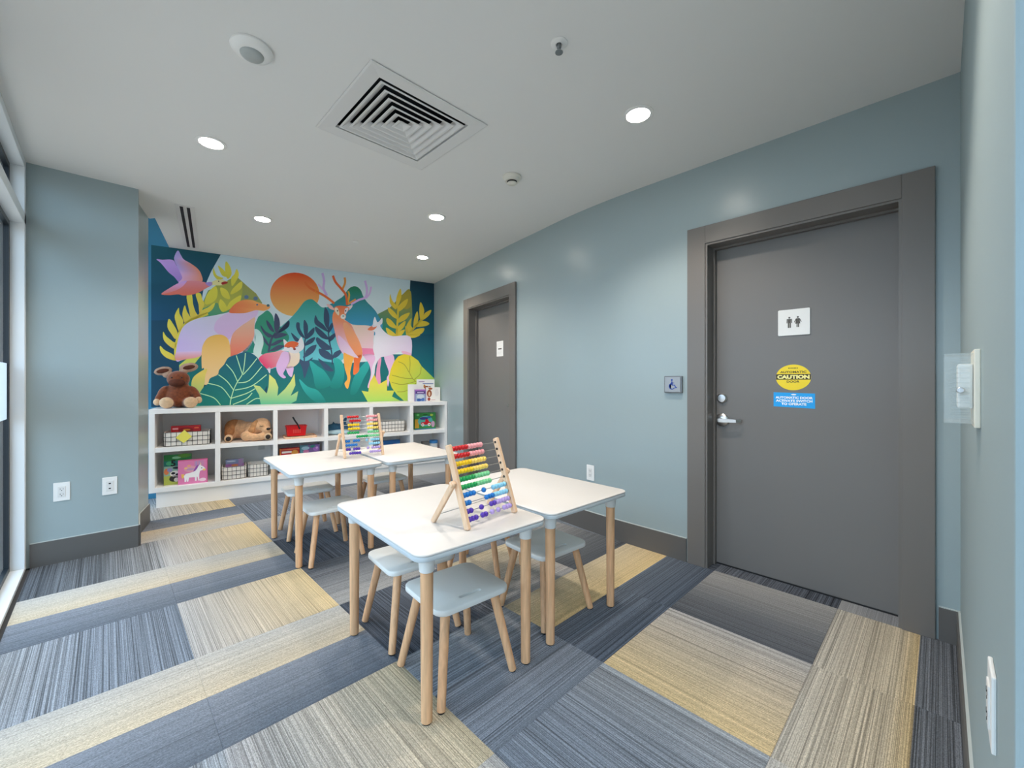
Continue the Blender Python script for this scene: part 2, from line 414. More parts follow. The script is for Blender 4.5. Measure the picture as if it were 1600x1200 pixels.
def tile_mesh(key):
    st = TILES[key]; h = TP / 2 - 0.0002; e = 0.0012
    xs = sorted(set([-h, -h + e, h - e, h] + [-h + e + (2 * h - 2 * e) * s[0] for s in st if 0 < s[0] < 1]))
    ys = [-h, -h + e, h - e, h]
    def colr(x):
        t = min(1, max(0, (x + h) / (2 * h)))
        for a, b in zip(st[:-1], st[1:]):
            if t <= b[0] + 1e-9:
                k = 0 if b[0] == a[0] else (t - a[0]) / (b[0] - a[0])
                ca, cb = lin(a[1]), lin(b[1]); return tuple(ca[i] + (cb[i] - ca[i]) * k for i in range(3)) + (a[2] + (b[2] - a[2]) * k,)
        return lin(st[-1][1])[:3] + (st[-1][2],)
    V, C, Fc = [], [], []
    for x in xs:
        for y in ys:
            ed = x in (-h, h) or y in (-h, h)
            V.append((x, y, -0.0008 if ed else 0.0)); C.append(colr(x))
    ny = len(ys)
    for i in range(len(xs) - 1):
        for j in range(ny - 1): Fc.append((i * ny + j, (i + 1) * ny + j, (i + 1) * ny + j + 1, i * ny + j + 1))
    ringi = [i * ny for i in range(len(xs))] + [(len(xs) - 1) * ny + j for j in range(1, ny)] + [i * ny + ny - 1 for i in range(len(xs) - 2, -1, -1)] + [j for j in range(ny - 2, 0, -1)]
    b0 = len(V)
    for i in ringi: V.append((V[i][0], V[i][1], -0.0075)); C.append(C[i])
    n = len(ringi)
    for k in range(n): Fc.append((ringi[k], b0 + k, b0 + (k + 1) % n, ringi[(k + 1) % n]))
    me = bpy.data.meshes.new('carpet_tile_' + key); me.from_pydata(V, [], Fc)
    at = me.color_attributes.new('Col', 'FLOAT_COLOR', 'POINT'); at.data.foreach_set('color', [c for q in C for c in q])
    me.materials.append(CARPET); return me
TM = {k: tile_mesh(k) for k in TILES}
PLAN = {(0,5):('S',90),(1,5):('S',90),(0,6):('D',0),(1,6):('L',0),(0,4):('B',180),(1,4):('L',0),(0,3):('S',90),(1,3):('S',90),(1,2):('l',0),(0,2):('B',0),
 (1,7):('S',270),(0,7):('S',270),(1,8):('L',0),(2,8):('G',90),(2,7):('B',0),(2,6):('G',90),(2,5):('K',0),(2,4):('H',270),(2,3):('K',0),(2,2):('B',90),
 (3,2):('T',90),(4,2):('T',90),(3,3):('l',90),(4,3):('D',90),(2,1):('B',0),(3,1):('L',180),(4,1):('H',0),(3,0):('U',90),(4,0):('U',90),
 (5,1):('K',90),(5,0):('G',90),(3,4):('G',90),(4,4):('H',0),(3,5):('B',0),(4,5):('G',90),(3,6):('H',90),(4,6):('K',0),(3,7):('G',0),(4,7):('H',90),(3,8):('B',90),
 (5,7):('G',90),(5,6):('H',0),(5,5):('G',0),(5,4):('B',0),(5,8):('G',0),(1,1):('L',180),(0,1):('K',0),(2,0):('S',90),(1,0):('G',0),(0,0):('L',90)}
fill = [('G', 0), ('L', 90), ('B', 0), ('S', 90), ('K', 0), ('H', 90), ('l', 0)]
for i in range(0, 7):
    for j in range(-5, 10):
        cx, cy = TX + TP * (i + .5), TY + TP * (j + .5)
        if cx - TP / 2 > XR + 0.1 + max(0, (cy - 2.0)) * 0.2 and (i, j) not in PLAN: continue
        if j < -1 and i > 5: continue
        key, r = PLAN.get((i, j), fill[(i * 3 + j * 5) % 7])
        o = link('carpet_tile', TM[key], None, floor, (cx, cy, 0)); o.rotation_euler = (0, 0, math.radians(r))

# ------------------------------------------------------------------ windows
def window_run(name, x, y0, y1, ys, jamb_in=-0.36):
    bm = B(); box(bm, x - 0.05, jamb_in, y0, y1, 0.0, 0.022, bev=0.003)
    w = struct(name, bm, ALU)
    bm = B(); box(bm, x - 0.05, jamb_in, y0, y1, 2.50, CEIL - 0.001, bev=0.003); obj('window_head', bm, ALU, w)
    bm = B(); box(bm, x - 0.05, jamb_in, y0, y1, 2.15, 2.215, bev=0.003); obj('transom', bm, ALU, w)
    for y in ys:
        bm = B(); box(bm, x - 0.05, jamb_in, y - 0.03, y + 0.03, 0.022, 2.50, bev=0.003); obj('mullion', bm, ALU, w)
    e = sorted(ys)
    for a, b in zip(e[:-1], e[1:]):
        for z0, z1 in ((0.022, 2.15), (2.215, 2.50)):
            ya, yb = a + 0.03, b - 0.03
            bm = B(); g = 0.03
            box(bm, x - 0.02, x + 0.015, ya, ya + g, z0, z1); box(bm, x - 0.02, x + 0.015, yb - g, yb, z0, z1)
            box(bm, x - 0.02, x + 0.015, ya + g, yb - g, z0, z0 + g); box(bm, x - 0.02, x + 0.015, ya + g, yb - g, z1 - g, z1)
            f = obj('gasket', bm, GASK, w)
            bm = B(); box(bm, x - 0.004, x + 0.004, ya + 0.028, yb - 0.028, z0 + 0.028, z1 - 0.028); obj('pane', bm, GLASS, f)
        bm = B(); box(bm, x + 0.0055, x + 0.0075, a + 0.07, b - 0.055, 0.95, 1.285); obj('frosted_band', bm, FROST, w)
    return w
window_run('window_1', -0.435, -3.2, 3.999, [-3.17, -1.75, -0.33, 1.1, 2.53, 3.968])
# window in the pocket beside the bookcase
bm = B()
for a in ((-0.885, -0.82), (-0.065, -0.001)):
    extrude_poly(bm, [wl(-3.33, a[0]), wl(-3.26, a[0]), wl(-3.26, a[1]), wl(-3.33, a[1])], 0, TOP)
for z in ((0, 0.06), (2.15, 2.22), (2.80, TOP)):
    extrude_poly(bm, [wl(-3.33, -0.82), wl(-3.26, -0.82), wl(-3.26, -0.065), wl(-3.33, -0.065)], z[0], z[1])
w2 = struct('window_2', bm, ALU)
for z0, z1 in ((0.06, 2.15), (2.22, 2.80)):
    bm = B(); extrude_poly(bm, [wl(-3.30, -0.82), wl(-3.292, -0.82), wl(-3.292, -0.065), wl(-3.30, -0.065)], z0, z1); obj('pane', bm, GLASS, w2)

# ------------------------------------------------------------------ doors (local: x along the wall to the right seen from the room, y into the wall)
def door(name, origin, rotz, hinge_lever_x, lever_dir):
    w = 0.907; t = 0.112; rec = 0.115
    root = bpy.data.objects.new(name, None); COL.objects.link(root); root.location = origin; root.rotation_euler = (0, 0, rotz); root['kind'] = 'structure'; root.empty_display_size = .05
    bm = B()
    for x0, x1, z0, z1 in ((-w / 2 - t, -w / 2, 0, DH + t), (w / 2, w / 2 + t, 0, DH + t), (-w / 2, w / 2, DH, DH + t)):
        box(bm, x0, x1, -0.018, 0.0, z0, z1, bev=0.0025)
    obj('door_casing', bm, TRIMM, root)
    bm = B()
    box(bm, -w / 2 - 0.001, -w / 2 + 0.012, -0.010, 0.16, 0, DH); box(bm, w / 2 - 0.012, w / 2 + 0.001, -0.010, 0.16, 0, DH); box(bm, -w / 2 + 0.012, w / 2 - 0.012, -0.010, 0.16, DH - 0.012, DH + 0.001)
    box(bm, -w / 2 + 0.012, -w / 2 + 0.024, rec - 0.03, rec - 0.004, 0, DH - 0.012); box(bm, -w / 2 + 0.024, w / 2 - 0.012, rec - 0.03, rec - 0.004, DH - 0.024, DH - 0.012)
    obj('door_jamb', bm, TRIMM, root)
    bm = B(); box(bm, -w / 2 + 0.014, w / 2 - 0.014, rec, rec + 0.044, 0.008, DH - 0.016, bev=0.002)
    leaf = obj('door_leaf', bm, DOORM, root)
    lx = hinge_lever_x; s = lever_dir
    MY = rot('X', 90)
    bm = B(); lathe(bm, [(0.001, 0.0), (0.030, 0.0), (0.0305, 0.010), (0.023, 0.018), (0.001, 0.019)], 28, Matrix.Translation((lx, rec, 1.069)) @ MY)
    bolt = obj('deadbolt', bm, STEEL, leaf, smooth=True)
    bm = B(); lathe(bm, [(0.001, 0.0), (0.041, 0.0), (0.041, 0.008), (0.034, 0.015), (0.014, 0.018), (0.012, 0.045), (0.001, 0.047)], 28, Matrix.Translation((lx, rec, 0.93)) @ MY)
    y = rec - 0.048
    rings(bm, [[Vector((lx + s * a, y + dy + yy, 0.93 + zz)) for yy, zz in ((-h * .5, -h), (h * .5, -h), (h * .5, h), (-h * .5, h))] for a, h, dy in ((-0.012, 0.009, 0), (0.0, 0.0115, 0), (0.05, 0.0105, 0), (0.095, 0.009, 0.004), (0.112, 0.008, 0.022), (0.118, 0.008, 0.028))])
    obj('lever_handle', bm, STEEL, leaf, smooth=True)
    bm = B(); box(bm, -w / 2 + 0.02, w / 2 - 0.02, rec - 0.001, rec + 0.04, 0.0, 0.008); obj('door_sweep', bm, BLACK, leaf)
    return root
door('door_1', (XR, (D1[0] + D1[1]) / 2, 0), -math.pi / 2, -0.395, 1)
p2 = W(0, (D2[0] + D2[1]) / 2)
door('door_2', (p2.x, p2.y, 0), -math.pi / 2 - TH, 0.385, -1)

# ================================================================== MURAL
class Mural:
    FR = {'a': (220, 370, 6.667), 'b': (440, 370, 6.667), 'c': (220, 500, 6.667), 'd': (440, 500, 6.154), 'p': (0, 0, 1.0)}
    def __init__(s): s.layers = {}; s.n = 0
    def px(s, fr, p): o = s.FR[fr]; return (o[0] + p[0] / o[2], o[1] + p[1] / o[2])
    def add(s, grp, fr, pts, c0, c1=None, g=None, sm=True, layer=1):
        P = [s.px(fr, p) for p in pts]
        if sm: P = smooth_closed(P, 4)
        l0 = lin(c0)
        if c1 is None: cols = [l0] * len(P)
        else:
            l1 = lin(c1)
            if g is None:
                ys = [p[1] for p in P]; q0, q1 = (0, min(ys)), (0, max(ys))
            else: q0, q1 = s.px(fr, g[0]), s.px(fr, g[1])
            dx, dy = q1[0] - q0[0], q1[1] - q0[1]; L2 = dx * dx + dy * dy; cols = []
            for p in P:
                t = ((p[0] - q0[0]) * dx + (p[1] - q0[1]) * dy) / L2; t = max(-.05, min(1.05, t))
                cols.append(tuple(max(0, l0[i] + (l1[i] - l0[i]) * t) for i in range(3)) + (1,))
        off = 0.0022 + 0.00022 * layer
        s.layers.setdefault(grp, []).append(([s.pt(p, off) for p in P], cols))
    def pt(s, p, off):
        x, z = pixel_on_mural(p[0], p[1]); z = max(0.921, min(CEIL - 0.001, z)); x = max(-3.02, min(-0.001, x)); return (x, -off, z)
    def stroke(s, grp, fr, pts, w, c, layer=5):
        P = [s.px(fr, p) for p in pts]; w = w / s.FR[fr][2] / 2
        # smooth centre line
        Q = []
        for i in range(len(P) - 1):
            p0, p1, p2, p3 = P[max(i - 1, 0)], P[i], P[i + 1], P[min(i + 2, len(P) - 1)]
            for k in range(4):
                t = k / 4; Q.append(tuple(0.5 * (2 * p1[j] + (p2[j] - p0[j]) * t + (2 * p0[j] - 5 * p1[j] + 4 * p2[j] - p3[j]) * t * t + (3 * p1[j] - p0[j] - 3 * p2[j] + p3[j]) * t ** 3) for j in (0, 1)))
        Q.append(P[-1]); Lf, Rt = [], []
        for i, q in enumerate(Q):
            a, b = Q[max(i - 1, 0)], Q[min(i + 1, len(Q) - 1)]; dx, dy = b[0] - a[0], b[1] - a[1]; L = math.hypot(dx, dy) or 1
            nx, ny = -dy / L * w, dx / L * w; Lf.append((q[0] + nx, q[1] + ny)); Rt.append((q[0] - nx, q[1] - ny))
        poly = Lf + Rt[::-1]; off = 0.0022 + 0.00022 * layer
        s.layers.setdefault(grp, []).append(([s.pt(p, off) for p in poly], [lin(c)] * len(poly)))
    def ell(s, grp, fr, c, rx, ry, col, c1=None, layer=5, n=20):
        s.add(grp, fr, [(c[0] + rx * math.cos(2 * math.pi * i / n), c[1] + ry * math.sin(2 * math.pi * i / n)) for i in range(n)], col, c1, sm=False, layer=layer)
MU = Mural()
A = MU.add
# sky, curtain of dark teal on both sides
A('painted_sky', 'p', [(345, 380), (641.5, 420), (641.5, 600), (300, 600), (312, 480), (318, 452), (330, 424), (338, 410)], (176, 196, 206), (220, 228, 228), sm=False, layer=1)
A('painted_backdrop', 'p', [(641, 420), (678, 420), (678, 560), (655, 575), (640, 560), (642, 500), (640, 460)], (0, 44, 62), (0, 96, 112), sm=False, layer=2)
A('painted_backdrop', 'p', [(226, 370), (345, 380), (338, 410), (330, 424), (318, 452), (310, 500), (226, 500)], (4, 74, 86), (0, 66, 98), sm=False, layer=2)
MU.ell('painted_sun', 'p', (460.5, 460), 38.5, 34, (212, 66, 12), (238, 186, 104), layer=2, n=36)
# hills
A('painted_hills', 'b', [(-60, 1000), (0, 930), (90, 850), (170, 760), (240, 672), (310, 650), (360, 682), (420, 735), (500, 745), (620, 900), (700, 1200), (300, 1500), (-60, 1500)], (40, 140, 128), (92, 176, 186), ((300, 660), (300, 1150)), layer=3)
A('painted_hills', 'b', [(470, 760), (560, 675), (640, 620), (700, 540), (765, 515), (820, 550), (850, 620), (890, 680), (950, 740), (1000, 810), (1050, 950), (900, 1050), (560, 1050)], (16, 112, 88), (48, 136, 172), ((700, 560), (700, 900)), layer=4)
A('painted_hills', 'b', [(990, 820), (1060, 775), (1130, 735), (1200, 660), (1260, 600), (1345, 572), (1348, 1040), (1200, 1050), (1060, 1020), (1000, 900)], (150, 140, 50), (20, 120, 100), ((1250, 600), (1150, 960)), layer=3)
A('painted_ground', 'd', [(-140, 480), (60, 430), (300, 380), (560, 420), (820, 400), (1050, 330), (1240, 330), (1250, 820), (-140, 820)], (8, 96, 108), (0, 104, 96), sm=False, layer=5)
A('painted_ground', 'd', [(1235, 150), (1460, 130), (1462, 600), (1235, 600)], (0, 70, 92), (0, 100, 108), sm=False, layer=4)
A('painted_hills', 'a', [(700, 560), (1010, 425), (1110, 515), (1200, 590), (1265, 690), (1210, 760), (900, 800), (640, 860), (640, 700)], (138, 142, 74), (60, 140, 104), ((900, 500), (760, 800)), sm=False, layer=3)
# lower left greens
A('painted_hills', 'c', [(400, 440), (640, 330), (660, 520), (640, 900), (500, 900), (400, 560)], (0, 88, 98), (10, 112, 98), sm=False, layer=2)
A('painted_leaf#4', 'c', [(400, 470), (480, 405), (630, 350), (628, 372), (540, 480), (430, 600), (400, 560)], (206, 196, 76), (120, 170, 90), sm=False, layer=3)
A('painted_leaf#5', 'c', [(500, 900), (520, 760), (560, 700), (640, 720), (700, 900)], (90, 160, 110), (20, 130, 104), layer=3)
# yellow fern behind the bird
Y1, Y2, OL = (210, 198, 66), (196, 186, 60), (140, 146, 62)
A('painted_fern', 'a', [(650, 740), (672, 640), (720, 560), (780, 510), (860, 490), (930, 440), (1010, 432), (1058, 540), (1040, 640), (960, 730), (860, 785), (820, 745), (800, 690), (740, 705)], OL, (176, 172, 66), layer=4)
for q in ([(885, 258), (930, 310), (945, 390), (905, 440), (880, 370)], [(806, 300), (870, 352), (895, 415), (850, 405), (820, 350)], [(998, 335), (1022, 390), (1000, 450), (950, 515), (942, 430), (975, 390)], [(758, 325), (790, 400), (860, 432), (800, 446), (755, 390)],
          [(1048, 465), (1052, 530), (1000, 575), (935, 600), (960, 540)], [(830, 530), (900, 560), (930, 645), (880, 640), (840, 600)], [(1045, 610), (1030, 680), (960, 730), (890, 770), (920, 690), (980, 640)], [(770, 515), (800, 560), (790, 640), (740, 690), (670, 700), (690, 600)], [(830, 650), (880, 700), (900, 760), (850, 780), (815, 720)]):
    A('painted_fern', 'a', q, Y1, Y2, layer=5)
for q in ([(478, 612), (530, 596), (545, 700), (570, 780), (600, 835), (530, 860), (498, 740)], [(572, 598), (622, 590), (640, 650), (662, 705), (615, 800), (600, 700)], [(772, 688), (742, 762), (660, 812), (556, 866), (640, 768), (700, 735)], [(460, 715), (482, 780), (525, 862), (470, 915), (435, 830), (440, 765)],
          [(396, 740), (404, 800), (442, 872), (432, 944), (400, 990), (368, 900), (354, 820)], [(292, 855), (335, 905), (384, 1000), (362, 1066), (318, 1012), (278, 940)], [(234, 990), (265, 1035), (332, 1090), (368, 1112), (352, 1166), (290, 1132), (238, 1070)], [(202, 1136), (250, 1180), (340, 1230), (372, 1290), (270, 1262), (208, 1200)]):
    A('painted_fern', 'a', q, (222, 208, 72), (206, 176, 66), layer=5)
MU.stroke('painted_fern', 'a', [(370, 1290), (365, 1160), (390, 1050), (440, 940), (540, 860), (700, 800)], 34, (208, 190, 66), 5)
# bird
A('painted_bird', 'a', [(163, 234), (225, 240), (300, 237), (345, 250), (372, 300), (420, 350), (445, 420), (445, 478), (400, 478), (350, 420), (290, 370), (240, 310), (205, 270)], (190, 150, 214), (150, 116, 190), layer=4)
A('painted_bird', 'a', [(386, 143), (420, 195), (450, 238), (520, 278), (590, 330), (630, 392), (626, 475), (400, 485), (432, 430), (400, 350), (360, 270), (348, 215)], (190, 166, 224), (240, 152, 126), ((400, 300), (540, 330)), layer=5)
A('painted_bird', 'a', [(213, 597), (300, 535), (400, 480), (500, 458), (620, 464), (690, 480), (738, 474), (745, 500), (690, 532), (600, 582), (520, 606), (440, 612), (390, 600), (300, 608)], (226, 140, 150), (244, 118, 92), layer=6)
A('painted_bird', 'a', [(213, 597), (300, 535), (400, 480), (480, 460), (420, 530), (320, 575)], (190, 150, 214), (240, 140, 130), layer=7)
A('painted_bird', 'a', [(672, 482), (738, 472), (746, 498), (712, 516)], (158, 128, 190), layer=7)
A('painted_bird', 'a', [(738, 474), (790, 448), (850, 448), (905, 474), (860, 502), (800, 508), (742, 500)], (238, 228, 160), layer=7)
A('painted_bird', 'a', [(840, 478), (880, 466), (908, 478), (885, 492), (850, 500)], (150, 22, 20), layer=8)
MU.ell('painted_bird', 'a', (812, 464), 7, 7, (60, 40, 40), layer=8, n=8)
# bear
A('painted_bear', 'a', [(368, 1292), (374, 1150), (410, 1000), (470, 910), (600, 850), (760, 820), (900, 790), (1060, 750), (1200, 760), (1225, 820), (1185, 930), (1180, 1060), (1080, 1215), (930, 1262), (640, 1230), (450, 1280)], (226, 222, 240), (196, 172, 214), ((760, 840), (520, 1180)), layer=6)
A('painted_bear', 'c', [(370, 340), (480, 330), (630, 325), (615, 380), (480, 408), (368, 418)], (206, 176, 208), (244, 150, 126), layer=7)
A('painted_bear', 'a', [(765, 970), (780, 890), (840, 830), (920, 788), (1010, 778), (1150, 760), (1222, 760), (1200, 830), (1110, 890), (1010, 950), (945, 1040), (900, 1070), (820, 1020)], (212, 184, 216), (196, 160, 200), layer=7)
A('painted_bear', 'a', [(928, 1240), (930, 1120), (960, 1010), (1030, 940), (1120, 880), (1190, 840), (1182, 930), (1176, 1050), (1110, 1150), (1020, 1215)], (248, 202, 172), (240, 112, 84), layer=8)
A('painted_bear', 'c', [(636, 500), (634, 340), (650, 255), (700, 185), (780, 155), (860, 160), (915, 210), (935, 330), (925, 400), (870, 470), (810, 560), (710, 660), (660, 668), (672, 570), (655, 500)], (248, 190, 88), (244, 206, 152), layer=9)
A('painted_bear', 'a', [(918, 785), (975, 705), (1060, 660), (1150, 658), (1215, 680), (1275, 702), (1342, 722), (1338, 748), (1280, 772), (1200, 765), (1100, 792), (1000, 797)], (252, 170, 96), (238, 112, 66), ((1200, 700), (930, 780)), layer=9)
MU.ell('painted_bear', 'a', (1326, 716), 16, 14, (64, 96, 104), layer=10, n=12); MU.ell('painted_bear', 'a', (1212, 708), 10, 8, (70, 90, 130), layer=10, n=10)
for q in ((1100, 628), (1196, 642)): MU.ell('painted_bear', 'a', q, 24, 20, (84, 108, 138), layer=8, n=12)
# olive leaf in front of the bear leg
A('painted_leaf#3', 'c', [(528, 700), (540, 610), (600, 552), (690, 508), (672, 580), (660, 680), (624, 760), (604, 860), (560, 800)], (220, 190, 84), (126, 176, 110), layer=10)
# green leaf with navy sprig
A('painted_leaf', 'a', [(1186, 930), (1210, 850), (1270, 800), (1320, 768), (1372, 820), (1400, 905), (1490, 960), (1545, 1050), (1500, 1130), (1440, 1180), (1290, 1230), (1200, 1160)], (46, 140, 108), (30, 124, 104), layer=5)
A('painted_leaf', 'c', [(1050, 345), (1165, 205), (1190, 260), (1180, 345)], (14, 120, 104), sm=False, layer=6)
A('painted_leaf#6', 'c', [(1185, 98), (1230, 108), (1270, 170), (1277, 250), (1258, 320), (1246, 390), (1205, 380), (1172, 335), (1186, 260), (1195, 180)], (186, 216, 212), (206, 226, 220), layer=7)
NV = (56, 66, 92)
for q in ([(1400, 798), (1440, 850), (1447, 940), (1410, 1000), (1388, 930)], [(1308, 868), (1350, 908), (1392, 990), (1350, 975), (1315, 920)], [(1248, 920), (1300, 985), (1376, 1030), (1330, 1050), (1270, 990)], [(1542, 878), (1530, 940), (1470, 985), (1405, 1010), (1470, 940)],
          [(1268, 1030), (1310, 1078), (1345, 1150), (1290, 1100)], [(1390, 1020), (1460, 1000), (1525, 1022), (1400, 1062)], [(1345, 1130), (1430, 1076), (1485, 1080), (1400, 1130)], [(1340, 1190), (1430, 1130), (1500, 1140), (1420, 1180)]):
    A('painted_sprig', 'a', q, NV, layer=6)
MU.stroke('painted_sprig', 'a', [(1405, 1000), (1360, 1070), (1330, 1200)], 22, NV, 6)
# navy ferns in the middle
for q in ([(450, 735), (492, 800), (496, 900), (480, 965), (440, 880)], [(352, 815), (380, 870), (440, 920), (484, 990), (410, 955), (343, 900)], [(524, 895), (535, 940), (490, 1005), (484, 960)], [(352, 935), (420, 980), (496, 1066), (420, 1055), (358, 990)], [(575, 995), (545, 1060), (490, 1096), (500, 1040)], [(362, 1055), (440, 1090), (514, 1166), (440, 1166), (372, 1112)],
          [(234, 865), (272, 920), (272, 1000), (250, 1065), (228, 970)], [(156, 895), (186, 898), (194, 960), (244, 1055), (190, 1025), (153, 950)], [(338, 945), (332, 1010), (258, 1068), (270, 1010)], [(348, 1045), (322, 1102), (238, 1136), (270, 1080)], [(98, 1000), (150, 1040), (196, 1086), (140, 1084)], [(352, 1128), (342, 1182), (246, 1206), (290, 1150)], [(76, 870), (78, 930), (20, 980), (-40, 1000), (20, 930)]):
    A('painted_sprig', 'b', q, (44, 66, 92), layer=6)
for q in ([(338, 165), (400, 205), (486, 275), (400, 286), (343, 222)], [(362, 275), (450, 306), (496, 376), (430, 376), (368, 332)], [(584, 285), (552, 342), (486, 376), (508, 312)], [(334, 236), (302, 312), (206, 366), (248, 290)], [(300, 360), (270, 420), (220, 560), (200, 470), (160, 370), (230, 400)], [(350, 370), (440, 430), (500, 490), (420, 480)]):
    A('painted_sprig', 'd', q, (50, 72, 100), layer=7)
MU.stroke('painted_sprig', 'b', [(484, 960), (496, 1080), (520, 1200), (530, 1330)], 14, (44, 66, 92), 6); MU.stroke('painted_sprig', 'b', [(248, 1050), (238, 1130), (236, 1300)], 14, (44, 66, 92), 6)
# teal blades
for q in ([(268, 392), (350, 445), (420, 500), (475, 620), (340, 660), (300, 520)], [(498, 368), (580, 400), (604, 520), (565, 650), (465, 640), (512, 500)], [(168, 568), (250, 640), (350, 680), (425, 792), (330, 792), (220, 690)], [(690, 560), (770, 440), (832, 395), (842, 460), (790, 560), (720, 700), (660, 710)]):
    A('painted_leaf#%d' % (20 + len(MU.layers)), 'd', q, (40, 160, 156), (0, 108, 102), layer=8)
# big veined leaf
A('painted_leaf#1', 'c', [(622, 892), (604, 800), (638, 720), (700, 662), (722, 608), (800, 570), (816, 520), (868, 462), (912, 392), (1000, 358), (1080, 334), (1150, 345), (1212, 390), (1252, 450), (1312, 510), (1342, 575), (1330, 650), (1290, 730), (1262, 830), (1240, 892)], (0, 82, 104), (0, 112, 102), layer=11)
VN = (164, 208, 160)
for s_ in ([(930, 888), (940, 820), (970, 720), (1010, 640), (1060, 560), (1080, 450), (1090, 345)], [(1010, 645), (960, 540), (890, 460)], [(970, 735), (900, 640), (810, 570)], [(935, 815), (840, 700), (700, 660)], [(830, 885), (760, 810), (620, 765)], [(1060, 570), (1030, 480), (995, 370)], [(1065, 570), (1130, 500), (1210, 400)], [(1015, 655), (1130, 630), (1260, 485)], [(980, 730), (1150, 690), (1310, 570)], [(945, 815), (1100, 765), (1190, 715)], [(960, 880), (1100, 820), (1160, 760)], [(1100, 880), (1190, 822), (1240, 818)]):
    MU.stroke('painted_leaf#1', 'c', s_, 9, VN, 12)
# fox
A('painted_fox', 'c', [(1228, 402), (1290, 352), (1400, 332), (1480, 314), (1520, 380), (1440, 470), (1320, 508), (1268, 460)], (240, 168, 178), (228, 66, 112), ((1440, 340), (1290, 470)), layer=9)
A('painted_fox', 'c', [(1320, 500), (1350, 495), (1345, 555), (1330, 540)], (220, 214, 230), layer=9)
A('painted_fox', 'c', [(1480, 330), (1550, 345), (1556, 420), (1515, 500), (1484, 560), (1512, 596), (1480, 606), (1430, 560), (1410, 480), (1440, 400)], (214, 176, 214), (200, 160, 206), layer=10)
A('painted_fox', 'd', [(70, 300), (165, 305), (168, 400), (112, 452), (45, 462), (75, 390)], (248, 230, 214), (244, 216, 186), layer=10)
A('painted_fox', 'd', [(45, 458), (112, 448), (106, 520), (92, 548), (62, 520)], (206, 170, 210), layer=10)
A('painted_fox', 'd', [(-2, 292), (25, 268), (18, 185), (62, 216), (105, 206), (150, 216), (190, 162), (216, 244), (196, 290), (126, 322), (60, 302)], (240, 236, 240), layer=11)
A('painted_fox', 'd', [(25, 252), (60, 214), (110, 204), (158, 218), (160, 238), (132, 262), (118, 282), (98, 262), (50, 262)], (242, 108, 56), layer=12)
MU.ell('painted_fox', 'd', (124, 280), 14, 11, (130, 50, 50), layer=13, n=10); MU.stroke('painted_fox', 'd', [(50, 262), (66, 266), (80, 260)], 6, (120, 50, 50), 13); MU.stroke('painted_fox', 'd', [(140, 258), (152, 254), (162, 246)], 6, (120, 50, 50), 13)
# spiky plant below the fox
A('painted_leaf#2', 'c', [(1172, 678), (1240, 690), (1312, 765), (1330, 700), (1338, 565), (1400, 620), (1432, 700), (1422, 792), (1500, 720), (1560, 640), (1600, 560), (1610, 680), (1560, 790), (1640, 740), (1620, 840), (1560, 888), (1250, 888), (1232, 780)], (212, 208, 106), (84, 168, 130), layer=13, sm=False)
# stag: antlers, head, body
for s_, w_, c_ in (([(548, 694), (470, 632), (400, 590), (320, 550), (270, 510), (244, 468)], 24, (206, 100, 44)), ([(472, 612), (436, 540), (442, 460), (424, 378)], 24, (184, 158, 206)), ([(432, 556), (380, 495)], 18, (196, 168, 206)), ([(682, 710), (670, 610), (620, 540), (560, 470), (534, 405)], 24, (206, 92, 44)), ([(634, 545), (660, 480), (656, 424)], 22, (222, 142, 60)), ([(690, 690), (704, 610), (692, 568)], 18, (206, 156, 50)), ([(690, 702), (740, 672), (772, 652)], 20, (230, 150, 74)), ([(722, 704), (800, 660), (872, 630), (888, 550), (868, 458)], 22, (190, 160, 208)), ([(880, 640), (916, 590), (932, 520)], 18, (196, 166, 210)), ([(380, 590), (350, 570), (372, 520)], 14, (226, 140, 40))):
    MU.stroke('painted_stag', 'b', s_, w_, c_, 9)
A('painted_stag', 'b', [(528, 860), (545, 780), (590, 800), (640, 860), (720, 910), (770, 1010), (800, 1080), (845, 1200), (800, 1260), (740, 1240), (650, 1230), (588, 1130), (556, 1000)], (248, 150, 104), (226, 188, 214), ((620, 860), (600, 1160)), layer=9)
A('painted_stag', 'b', [(640, 860), (740, 915), (900, 925), (962, 960), (955, 1100), (985, 1210), (880, 1240), (800, 1170), (700, 1020)], (250, 222, 200), (230, 190, 206), ((740, 920), (900, 1200)), layer=8)
A('painted_stag', 'd', [(590, 40), (640, 40), (720, 150), (770, 270), (772, 340), (735, 366), (690, 300), (630, 200)], (250, 176, 130), (246, 146, 92), layer=10)
A('painted_stag', 'd', [(540, 150), (600, 190), (690, 305), (735, 366), (600, 312), (560, 250)], (222, 184, 218), (232, 206, 224), layer=11)
A('painted_stag', 'd', [(768, 270), (888, 275), (902, 335), (780, 345)], (224, 126, 164), sm=False, layer=9)
A('painted_stag', 'd', [(785, 338), (885, 335), (902, 420), (882, 560), (850, 645), (826, 640), (858, 520), (838, 420)], (220, 176, 210), layer=9)
A('painted_stag', 'd', [(600, 308), (690, 350), (682, 400), (660, 500), (662, 560), (636, 662), (604, 612), (632, 560), (604, 450)], (250, 178, 78), layer=10)
A('painted_stag', 'd', [(698, 360), (772, 338), (748, 420), (742, 490), (690, 526), (694, 420)], (246, 118, 56), layer=10)
A('painted_stag', 'b', [(545, 742), (600, 718), (704, 738), (672, 800), (664, 852), (624, 862), (590, 832), (556, 790)], (238, 116, 70), (250, 160, 110), layer=11)
A('painted_stag', 'b', [(552, 745), (580, 740), (600, 790), (592, 820), (560, 785)], (244, 226, 200), layer=12); A('painted_stag', 'b', [(660, 750), (695, 745), (672, 800), (655, 800)], (236, 226, 230), layer=12)
